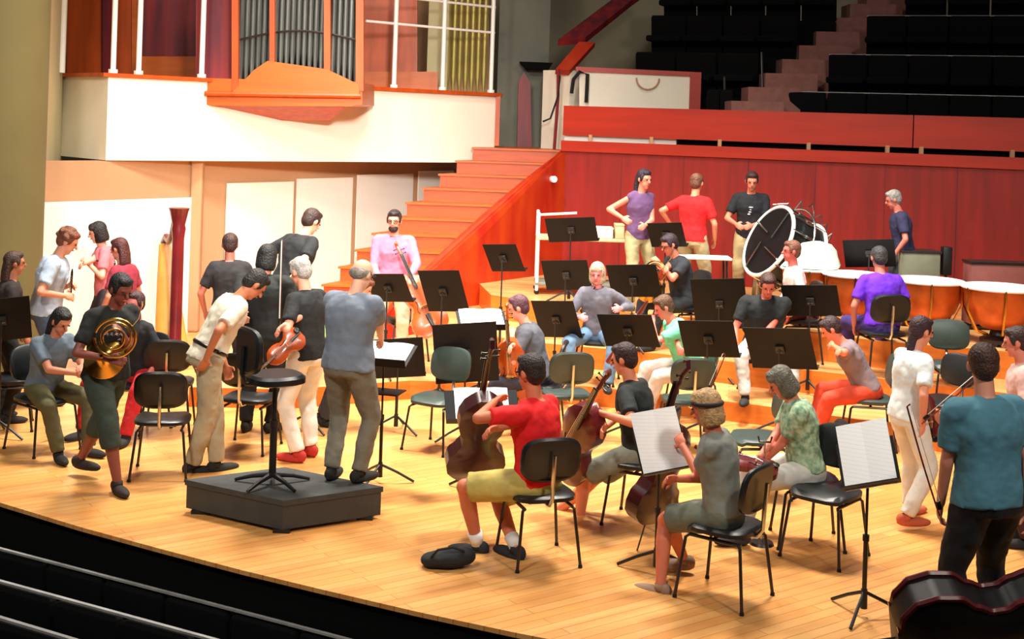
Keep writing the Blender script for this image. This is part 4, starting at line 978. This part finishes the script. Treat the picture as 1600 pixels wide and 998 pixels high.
seat_for('mint', 'dark green chair under the mint green tee shirt', 'grey')
wind('bassoon', 'long dark bassoon beside the player in mint green', P(1012, 470, 12.95), P(1070, 590, 12.6), M_maroon, 0.022, 0.026, 0.03)
A['greytop'] = person('fair haired player in a grey top and blue jeans facing the front', 930, 14.0, 0.2, 168, 1.70, seated=True, lean=8, hp=10, hl=('px', 970, 482, 13.8), hrt=('px', 905, 495, 13.7), shirt=(108, 106, 118), sleeve='long', trousers=(98, 128, 160), hair=(206, 176, 150), style='bob', skin=(238, 140, 140), w=0.95, kout=0.05)
seat_for('greytop', 'black chair under the player in blue jeans')
wind('oboe', 'black oboe played by the fair haired player in the grey top', P(930, 448, 13.85), P(948, 500, 13.55), M_ebony)
A['dark3'] = person('dark haired player in a black shirt seated below the standing red shirt', 1066, 14.95, 0.45, 112, 1.76, seated=True, lean=14, hp=18, hl=('px', 1030, 412, 14.7), hrt=('px', 1040, 420, 14.5), shirt=(34, 38, 46), trousers=(30, 34, 38), hair=(50, 30, 44), skin=(224, 130, 104), w=1.05, extra={'glasses': 1}, kout=0.0)
seat_for('dark3', 'black chair under the dark haired player below the red shirt')
horn('small brass horn played by the dark haired player in black', P(1024, 424, 14.55), (-0.3, -1, 0), (0, 0, 1), 0.8)
A['redface'] = person('flushed man in a black shirt and pale trousers seated facing the front', 1190, 13.6, 0.2, 176, 1.76, seated=True, lean=12, hp=24, hl=('px', 1165, 558, 13.2), hrt=('px', 1150, 545, 13.3), shirt=(20, 24, 26), trousers=(206, 204, 200), hair=(70, 40, 34), skin=(230, 116, 96), w=1.2, kout=0.08)
seat_for('redface', 'black chair under the flushed man in black')
A['pinkb'] = person('player in a pale pink shirt seated just right of the bass drum', 1240, 14.3, 0.45, 96, 1.72, seated=True, lean=4, shirt=(230, 200, 196), trousers=(90, 30, 34), hair=(130, 80, 60), skin=(230, 110, 100), w=0.9, sleeve='long', kout=0.0)
seat_for('pinkb', 'black chair under the player in the pale pink shirt')
A['purple'] = person('player in a vivid purple shirt seated with his back to the camera', 1375, 13.6, 0.45, 6, 1.78, seated=True, lean=8, hp=10, shirt=(106, 40, 216), trousers=(60, 40, 110), hair=(62, 60, 62), skin=(200, 120, 100), w=1.05, kout=0.0)
seat_for('purple', 'black chair behind the player in the purple shirt')
A['orange'] = person('player in a grey shirt and orange red trousers seated below the purple shirt', 1352, 12.35, 0.0, 82, 1.70, seated=True, lean=30, hp=20, hl=('px', 1302, 540, 12.2), hrt=('px', 1310, 548, 12.0), shirt=(130, 112, 118), trousers=(206, 66, 38), hair=(60, 34, 40), skin=(230, 130, 100), w=1.0, kout=0.05)
seat_for('orange', 'dark green chair under the orange red trousers', 'grey')
A['wdress'] = person('dark haired woman in white walking right with a violin at her side', 1412, 9.95, 0, -72, 1.63, lean=6, hp=10, hl=('px', 1452, 640, 10.1), hrt=('px', 1442, 662, 9.75), shirt=(226, 232, 234), trousers=(224, 220, 212), hair=(58, 28, 40), style='ponytail', skin=(226, 146, 116), w=0.98, shoes=(190, 90, 60), legs='long', extra={'print': (120, 190, 190)}, fr=('px', 1416, 806, 9.75), fl=('px', 1422, 790, 10.15))
strings('violin', 'red brown violin hanging from the hand of the woman in white', P(1452, 690, 9.95), P(1440, 605, 9.95), (0.3, -1, 0), M_maroon, 0.50)
bow('violin bow held low by the woman in white', P(1440, 662, 9.7), (-0.55, 0.1, 0.55), 0.6)
A['blue'] = person('large man in a teal blue tee shirt seen from behind at the right edge', 1536, 7.35, 0, 20, 1.84, lean=6, hp=8, hy=-30, hl=('px', 1470, 785, 7.45), hrt=('px', 1612, 800, 7.2), shirt=(84, 138, 158), trousers=(22, 24, 30), hair=(78, 46, 34), skin=(222, 146, 120), w=1.18, shoes=(24, 24, 24))
bow('bass bow in the left hand of the man in the teal shirt', P(1468, 806, 7.4), (0.25, 0.0, 0.75), 0.66)
A['rpink'] = person('person in a pale pink shirt cut off by the right edge beyond the teal shirt', 1602, 9.5, 0, 70, 1.64, lean=6, hp=10, shirt=(236, 190, 182), trousers=(60, 30, 34), hair=(60, 34, 32), skin=(230, 140, 120), w=1.15)
strings('double_bass', 'black double bass with maroon edge lying on its side in the corner', P(1398, 996, 7.0), P(1800, 940, 6.9), (0.05, 0.9, 0.42), M_bassblack, 1.5, cat='double bass', endpin=0.12, edge=M_maroon)

# ------------------------------------------------------------------ back row, standing
A['pw'] = person('woman with long black hair and a purple top standing at the red wall', 994, 15.9, 0.75, -158, 1.76, lean=3, hp=8, hy=15, hl=('px', 1008, 352, 15.6), hrt=('px', 972, 340, 15.7), shirt=(104, 72, 116), sleeve='none', trousers=(168, 156, 116), hair=(36, 20, 40), style='long', skin=(234, 140, 116), w=0.92)
A['rw'] = person('man in a red tee shirt standing at the red wall with his back turned', 1078, 16.0, 0.75, -32, 1.72, lean=4, hp=8, hl=('px', 1048, 350, 16.2), shirt=(232, 22, 28), trousers=(190, 176, 140), legs='long', hair=(120, 74, 56), skin=(232, 150, 116), w=1.05)
A['dr'] = person('percussionist in a black printed tee shirt standing behind the bass drum', 1168, 16.65, 0.75, 172, 1.76, lean=5, hp=14, hl=('px', 1176, 352, 16.35), hrt=('px', 1150, 350, 16.35), shirt=(26, 28, 36), trousers=(190, 172, 128), hair=(56, 28, 30), skin=(228, 136, 110), w=1.05, extra={'print': (232, 240, 240)})
A['far'] = person('grey haired man in a navy shirt standing by the red wall at the right', 1408, 15.5, 0.75, 82, 1.63, lean=8, hp=16, shirt=(48, 48, 82), trousers=(50, 50, 56), hair=(168, 162, 156), skin=(226, 130, 112), w=1.05)

# ------------------------------------------------------------------ percussion
def timpano(label, px, Y, zf, d=0.68, hh=0.70):
    b = at(px, Y, zf); t = thing('timpano', label, 'kettledrum', tuple(b), 0, 'kettledrums in front of the red wall')
    bm = nb(); r = d/2; lathe(bm, [(0.03, hh*0.25), (r*0.45, hh*0.28), (r*0.8, hh*0.45), (r*0.96, hh*0.7), (r, hh*0.93)], n=32); obj('bowl', bm, M_copper, t)
    bm = nb(); lathe(bm, [(0, hh*0.965), (r*0.98, hh*0.96), (r*1.0, hh*0.955)], n=32); obj('head', bm, M_paper, t)
    bm = nb(); ring(bm, (0, 0, hh*0.95), Matrix.Identity(3), r*1.04, 0.016, 36, 8); hp2 = obj('rim', bm, M_white, t)
    for i in range(6):
        a = i*math.pi/3+0.3; c_, s2 = math.cos(a), math.sin(a)
        bm = nb(); tube(bm, [(r*1.05*c_, r*1.05*s2, hh*0.96), (r*1.05*c_, r*1.05*s2, hh*0.6), (r*0.7*c_, r*0.7*s2, hh*0.22), (0.12*c_, 0.12*s2, 0.10)], 0.013, 6); obj('strut', bm, M_brass, t)
    bm = nb(); lathe(bm, [(0, 0.03), (0.2, 0.03), (0.2, 0.07), (0.1, 0.11), (0.08, 0.2), (0, 0.2)], n=20)
    for i in range(3):
        a = i*2.094; cone(bm, (0.15*math.cos(a), 0.15*math.sin(a), 0.0), (0.15*math.cos(a), 0.15*math.sin(a), 0.04), 0.03, 0.03, 8)
    obj('base', bm, M_steel, t)
    return t
timpano('kettledrum nearest the bass drum, its head under a pale heaped cover', 1262, 14.95, 0.75, 0.62, 0.70)
timpano('kettledrum between the covered one and the purple shirt', 1332, 14.55, 0.75, 0.66, 0.69)
timpano('kettledrum just right of the purple shirt', 1448, 14.35, 0.75, 0.74, 0.67)
timpano('kettledrum at the right edge below the red wall', 1560, 14.0, 0.75, 0.78, 0.66)
bm = nb(); rings = [oval((0.0+0.08*i*0.15, 0, z), (1, 0, 0), (0, 1, 0), rx, ry, 26) for i, (z, rx, ry) in enumerate(((0.0, .33, .30), (0.03, .32, .29), (0.10, .27, .24), (0.2, .23, .2), (0.27, .17, .16), (0.30, .05, .05)))]
loft(bm, rings)
for v in bm.verts:
    a = math.atan2(v.co.y, v.co.x); v.co.x *= 1+0.07*math.sin(5*a+v.co.z*14); v.co.y *= 1+0.07*math.sin(5*a+1)
o = obj('drum_cover', bm, mat('pale_mint_cloth', (214, 226, 212), 0.85, var=0.12, scale=5, bump=0.5, bscale=8)); b = at(1268, 14.95, 0.75+0.70*0.965+0.012); o.location = b
tag(o, 'pale mint cloth heaped on the kettledrum beside the bass drum', 'cloth cover')
# concert bass drum on a tilting frame
bc = P(1226, 390, 15.8); bd = thing('bass_drum', 'big black bass drum with pale hoops tilted on its frame', 'bass drum', (bc.x, bc.y, 0.75))
ax = V((-0.90, -0.32, 0.45)).normalized(); bx, by, bz = basis(ax); BM = Matrix((bx, by, bz)).transposed(); cz = V((0, 0, bc.z-0.75)); r = 0.45
bm = nb(); lathe(bm, [(r, -0.27), (r, 0.27)], cz, BM, 40); obj('shell', bm, M_black, bd)
for q in (-1, 1):
    bm = nb(); lathe(bm, [(0, 0.265*q), (r*0.97, 0.265*q)], cz, BM, 40); obj('drumhead', bm, M_desk, bd)
    bm = nb(); ring(bm, cz+BM @ V((0, 0, 0.255*q)), BM, r+0.01, 0.024, 44, 8); obj('hoop', bm, M_white, bd)
for i in range(12):
    a = i*math.pi/6+0.1; bm = nb(); c_, s2 = math.cos(a), math.sin(a)
    cone(bm, cz+BM @ V(((r+0.025)*c_, (r+0.025)*s2, -0.27)), cz+BM @ V(((r+0.025)*c_, (r+0.025)*s2, 0.27)), 0.012, 0.012, 6); cone(bm, cz+BM @ V(((r+0.012)*c_, (r+0.012)*s2, -0.05)), cz+BM @ V(((r+0.012)*c_, (r+0.012)*s2, 0.05)), 0.017, 0.017, 8); obj('tension_rod', bm, M_chrome, bd)
bm = nb()
for q in range(4):
    a = q*math.pi/2+0.5; tube(bm, [cz+BM @ V((r*0.97*math.cos(a), r*0.97*math.sin(a), 0.28)), cz+BM @ V((0.10*math.cos(a+0.7), 0.10*math.sin(a+0.7), 0.29))], 0.012, 6)
obj('suspension_bar', bm, M_chrome, bd)
bm = nb()
ring(bm, cz, BM, r+0.10, 0.014, 48, 8)
for q in (-1, 1): tube(bm, [cz+bx*q*(r+0.10), V((bx.x*q*0.62, bx.y*q*0.62, 0.45)), V((bx.x*q*0.62, bx.y*q*0.62, 0.03))], 0.018, 8); tube(bm, [V((bx.x*q*0.62-0.28*ax.x, bx.y*q*0.62-0.28*ax.y, 0.015)), V((bx.x*q*0.62+0.28*ax.x, bx.y*q*0.62+0.28*ax.y, 0.015))], 0.015, 8)
tube(bm, [V((-bx.x*0.62, -bx.y*0.62, 0.12)), V((bx.x*0.62, bx.y*0.62, 0.12))], 0.014, 8); obj('ring_stand', bm, M_chrome, bd)
# folded chrome stands behind the drum
hw_ = at(1268, 16.55, 0.75); hs = thing('folded_stand_bundle', 'bundle of spiky chrome folded stands sticking up behind the bass drum', 'folded stands', tuple(hw_))
rnd = random.Random(11)
tips = [(1205, 345), (1232, 318), (1252, 314), (1258, 345), (1270, 318), (1282, 335), (1292, 350), (1268, 362), (1240, 332), (1225, 352), (1300, 365)]
for i, (x, y) in enumerate(tips):
    tp = P(x, y, 16.35+0.3*rnd.random())-hw_; bs = V((rnd.uniform(-0.14, 0.14), rnd.uniform(-0.1, 0.1), 0.0)); md = bs.lerp(tp, 0.6)+V((rnd.uniform(-0.05, 0.05), 0, 0))
    bm = nb(); tube(bm, [bs, md, tp], 0.011, 6); tube(bm, [md, md+V((rnd.uniform(-0.2, 0.2), 0, rnd.uniform(0.05, 0.25)))], 0.009, 6); tube(bm, [tp, tp+V((rnd.uniform(-0.2, 0.2), rnd.uniform(-0.1, 0.1), rnd.uniform(-0.15, -0.02)))], 0.009, 6); obj('tube', bm, M_chrome, hs)
# equipment cart
ca = at(838, 16.9, 0.75); ct = thing('equipment_cart', 'open metal cart with pale shelf and boxes before the red wall', 'cart', tuple(ca))
cw = (at(985, 16.9, 0.75)-ca).x
for x, y, hh in ((0, 0, 1.08), (cw, 0, 0.78), (0, 0.5, 1.08), (cw, 0.5, 0.78)):
    bm = nb(); cone(bm, (x, y, 0.05), (x, y, hh), 0.022, 0.022, 10); pl = obj('post', bm, M_white, ct); bm = nb(); ell(bm, (x, y, 0.035), (0.035, 0.02, 0.035)); obj('caster', bm, M_rubber, pl)
for z in (0.74, 0.14):
    bm = nb(); box(bm, (cw/2, 0.25, z), (cw+0.05, 0.55, 0.04), None, 0.01); obj('shelf', bm, M_pil if z > 0.5 else M_grey, ct, False)
bm = nb(); tube(bm, [(0, 0, 1.07), (0.0, 0.5, 1.07)], 0.018, 8); tube(bm, [(0, 0, 1.05), (0.5, 0, 1.09)], 0.016, 8); obj('handle', bm, M_white, ct)
for i, (x, w_, hh, m_) in enumerate(((0.55, 0.22, 0.10, M_grey), (0.86, 0.26, 0.13, M_cream), (1.08, 0.12, 0.18, M_pil))):
    bm = nb(); box(bm, (0, 0, hh/2), (w_, 0.3, hh), None, 0.012); box(bm, (0, -0.0, hh), (w_*1.03, 0.31, 0.02), None, 0.004); o = obj('equipment_box', bm, m_); o.location = ca+V((x, 0.2, 0.762)); tag(o, ['low grey box on the cart shelf, nearest its tall end', 'wide cream box on the middle of the cart shelf', 'narrow upright tan box at the right end of the cart shelf'][i], 'box', 'boxes on the equipment cart')
# white topped table beside the red shirt
tb_ = at(1098, 15.5, 0.75); tt = thing('side_table', 'small white topped table beside the man in the red tee shirt', 'table', tuple(tb_))
bm = nb(); box(bm, (0, 0, 0.70), (0.62, 0.34, 0.03), None, 0.01); obj('tabletop', bm, M_white, tt, False)
for x in (-1, 1):
    for y in (-1, 1): bm = nb(); cone(bm, (0.27*x, 0.13*y, 0), (0.25*x, 0.12*y, 0.69), 0.012, 0.014, 8); obj('leg', bm, M_steel, tt)
# grey screens and black speaker post at the right
for (x0, x1, y0, y1, Y, lab) in ((1402, 1460, 392, 428, 15.3, 'grey green equipment case right of the navy shirted man'), (1508, 1610, 410, 448, 15.2, 'low reddish grey case against the red wall at the right edge')):
    a = at((x0+x1)/2, Y, 0.75); zt = P((x0+x1)/2, y0, Y).z; ww = (x1-x0)*Y/F
    t = thing('equipment_case', lab, 'case', tuple(a)); bm = nb(); box(bm, (0, 0, (zt-0.75)/2+0.03), (ww, 0.3, zt-0.75-0.06), None, 0.015); obj('shell', bm, mat('case_grey%d' % x0, (128, 130, 110) if x0 < 1450 else (150, 86, 80), 0.6, var=0.2), t)
    bm = nb(); 
    for z in (0.03, zt-0.75): bm = nb(); box(bm, (0, 0, z), (ww+0.02, 0.32, 0.03), None, 0.005); obj('edging', bm, M_steel, t, False)
    bm = nb(); tube(bm, [(-0.06, -0.16, (zt-0.75)/2), (-0.05, -0.19, (zt-0.75)/2), (0.05, -0.19, (zt-0.75)/2), (0.06, -0.16, (zt-0.75)/2)], 0.008, 6); obj('handle', bm, M_black, t)
a = at(1475, 15.2, 0.75); t = thing('speaker_stand', 'slim black speaker on a post between the two cases', 'speaker', tuple(a)); zt = P(1475, 385, 15.2).z-0.75
bm = nb(); box(bm, (0, 0, zt-0.17), (0.11, 0.12, 0.34), None, 0.015); obj('speaker_box', bm, M_black, t); bm = nb(); cone(bm, (0, 0, 0.02), (0, 0, zt-0.33), 0.015, 0.015, 8); obj('pole', bm, M_black, t); bm = nb(); cone(bm, (0, 0, 0), (0, 0, 0.025), 0.14, 0.13, 20); obj('base', bm, M_black, t)

# ------------------------------------------------------------------ empty chairs
for (px, py, z, yaw, kind, lab) in [
    (252, 740, 0, 8, 'black', 'black chair left of the bending man, nearest the stage edge'),
    (262, 672, 0, 8, 'black', 'black chair standing right behind the one left of the bending man'),
    (8, 668, 0, -70, 'black', 'black chair cut by the left edge in the lower row'),
    (4, 612, 0, -60, 'black', 'black chair cut by the left edge in the upper row'),
    (388, 700, 0, -10, 'black', 'black chair under the tall stool, seen behind its pole'),
    (682, 700, 0, 150, 'grey', 'dark green chair standing empty behind the red shirted cellist and his cello'),
    (882, 690, 0, 10, 'grey', 'dark green chair just right of the red shirted cellist, showing its back'),
    (1070, 700, 0, 8, 'grey', 'dark green chair between the white sheet and the mint green player'),
    (1180, 770, 0, 95, 'grey', 'dark green chair left of the patterned shirt'),
    (1486, 640, 0.2, 175, 'grey', 'dark green chair right of the woman in white, upper of two'),
    (1472, 700, 0.0, 120, 'black', 'black chair half hidden behind the teal shirted man'),
    (632, 560, 0.2, 20, 'black', 'black chair beside the bearded man with the orange cello')]:
    chair(lab, G(px, py, z), yaw, kind)

# ------------------------------------------------------------------ music stands
for (px, py, Y, z, yaw, tilt, wd, hd, lab) in [
    (605, 450, 13.9, 0.2, 150, 62, 0.52, 0.36, 'black music stand in front of the bearded man, left of the two'),
    (691, 455, 13.6, 0.0, 154, 66, 0.50, 0.50, 'tall desked black stand leaning right of the orange cello'),
    (785, 403, 15.0, 0.2, 148, 60, 0.46, 0.38, 'lone black stand raised high before the orange staircase panel'),
    (892, 359, 16.2, 0.75, 160, 66, 0.66, 0.34, 'black stand above the cart at the left of the back row'),
    (884, 430, 15.2, 0.45, 158, 66, 0.58, 0.40, 'black stand directly below the metal cart'),
    (868, 499, 13.7, 0.2, 152, 64, 0.50, 0.46, 'dark stand behind the shoulder of the grey tee shirt'),
    (989, 439, 14.6, 0.45, 156, 66, 0.60, 0.42, 'black stand right of the fair haired player'),
    (1040, 367, 15.55, 0.45, 152, 62, 0.46, 0.34, 'black stand between the purple top and the red tee shirt'),
    (980, 517, 12.2, 0.0, 152, 60, 0.56, 0.38, 'brownish black stand below the fair haired player'),
    (1124, 475, 14.3, 0.2, 162, 70, 0.60, 0.62, 'large black stand right of the mint green tee shirt'),
    (1106, 530, 12.5, 0.0, 154, 64, 0.56, 0.42, 'dark stand in front of the mint green player'),
    (1266, 470, 13.7, 0.2, 154, 66, 0.60, 0.38, 'black stand between the flushed man and the purple shirt'),
    (1218, 545, 12.6, 0.0, 152, 60, 0.66, 0.50, 'dark brown stand in front of the flushed man in black'),
    (1358, 396, 14.9, 0.75, 158, 66, 0.58, 0.36, 'black stand left of the navy shirted man at the red wall'),
    (728, 552, 12.0, 0.0, 182, 76, 0.60, 0.60, 'big upright black stand left of the orange cello player'),
    (622, 560, 12.3, 0.0, 180, 72, 0.50, 0.42, 'black stand showing behind the conductor and his score'),
    (2, 500, 11.6, 0.0, 200, 66, 0.5, 0.45, 'black stand at the left edge below the dark dressed person'),
    (480, 545, 12.2, 0.0, 180, 40, 0.44, 0.3, 'black stand low between the violinist in white trousers and the conductor')]:
    stand(lab, P(px, py, Y), z, yaw, tilt, 0, wd, hd, roll=5)
stand('stand at the front holding a bright white sheet before the blonde cellist', P(1031, 700, 8.62), 0.0, 12, 66, 1, 0.34, 0.30, sheet_label='bright white sheet on the stand before the blonde cellist', roll=-9)
stand('lone stand in front of the empty chair holding a tall white sheet', P(1357, 722, 7.98), 0.0, -22, 58, 1, 0.36, 0.30, tri=21, sheet_label='tall white sheet on the lone stand at the right', roll=-17)
stand('stand with open white pages behind the dark red cello', P(752, 634, 10.4), 0.0, 10, 48, 2, 0.60, 0.30, sheet_label='open white pages half hidden behind the dark red cello')
stand('stand with a pale sheet showing above the big upright desk', P(752, 500, 12.9), 0.2, 12, 30, 2, 0.50, 0.3, sheet_label='pale blue white sheet above the big upright desk')
bow('pale bow sticking up behind the blonde cellist', P(1106, 616, 11.8), (-0.30, 0.0, 0.75), 0.40)
# slender silver pole stand at the lap of the patterned shirt
b = G(1190, 850, 0); t = thing('pole_stand', 'slender silver pole on a small round base before the patterned shirt', 'pole stand', tuple(b)); zt = P(1190, 690, b.y).z
bm = nb(); cone(bm, (0, 0, 0.01), (0, 0, zt), 0.010, 0.008, 8); obj('pole', bm, M_chrome, t); bm = nb(); cone(bm, (0, 0, 0), (0, 0, 0.02), 0.09, 0.08, 20); obj('base', bm, M_steel, t); bm = nb(); tube(bm, [(-0.05, 0, zt+0.04), (-0.04, 0, zt), (0.04, 0, zt), (0.05, 0, zt+0.04)], 0.008, 6); obj('cradle', bm, M_steel, t)
# bag at the feet of the red shirted cellist
bg = G(700, 885, 0); t = thing('bag', 'slumped black bag on the floor by the feet of the red shirted cellist', 'bag', tuple(bg), math.radians(8))
bm = nb(); ell(bm, (0, 0, 0.055), (0.17, 0.10, 0.06)); ell(bm, (-0.10, 0.01, 0.045), (0.09, 0.09, 0.05)); ell(bm, (0.10, 0, 0.07), (0.09, 0.08, 0.06))
me = remesh(bm, 0.012, 4); me.materials.append(cloth((26, 27, 32)))
for v in me.vertices: v.co.z = max(0.002, v.co.z)
o = bpy.data.objects.new('pouch', me); COL.objects.link(o); o.parent = t
bm = nb(); tube(bm, [(-0.12, -0.05, 0.08), (-0.08, -0.08, 0.14), (0.02, -0.06, 0.15), (0.1, -0.05, 0.12)], 0.009, 6); obj('strap', bm, M_rubber, t)
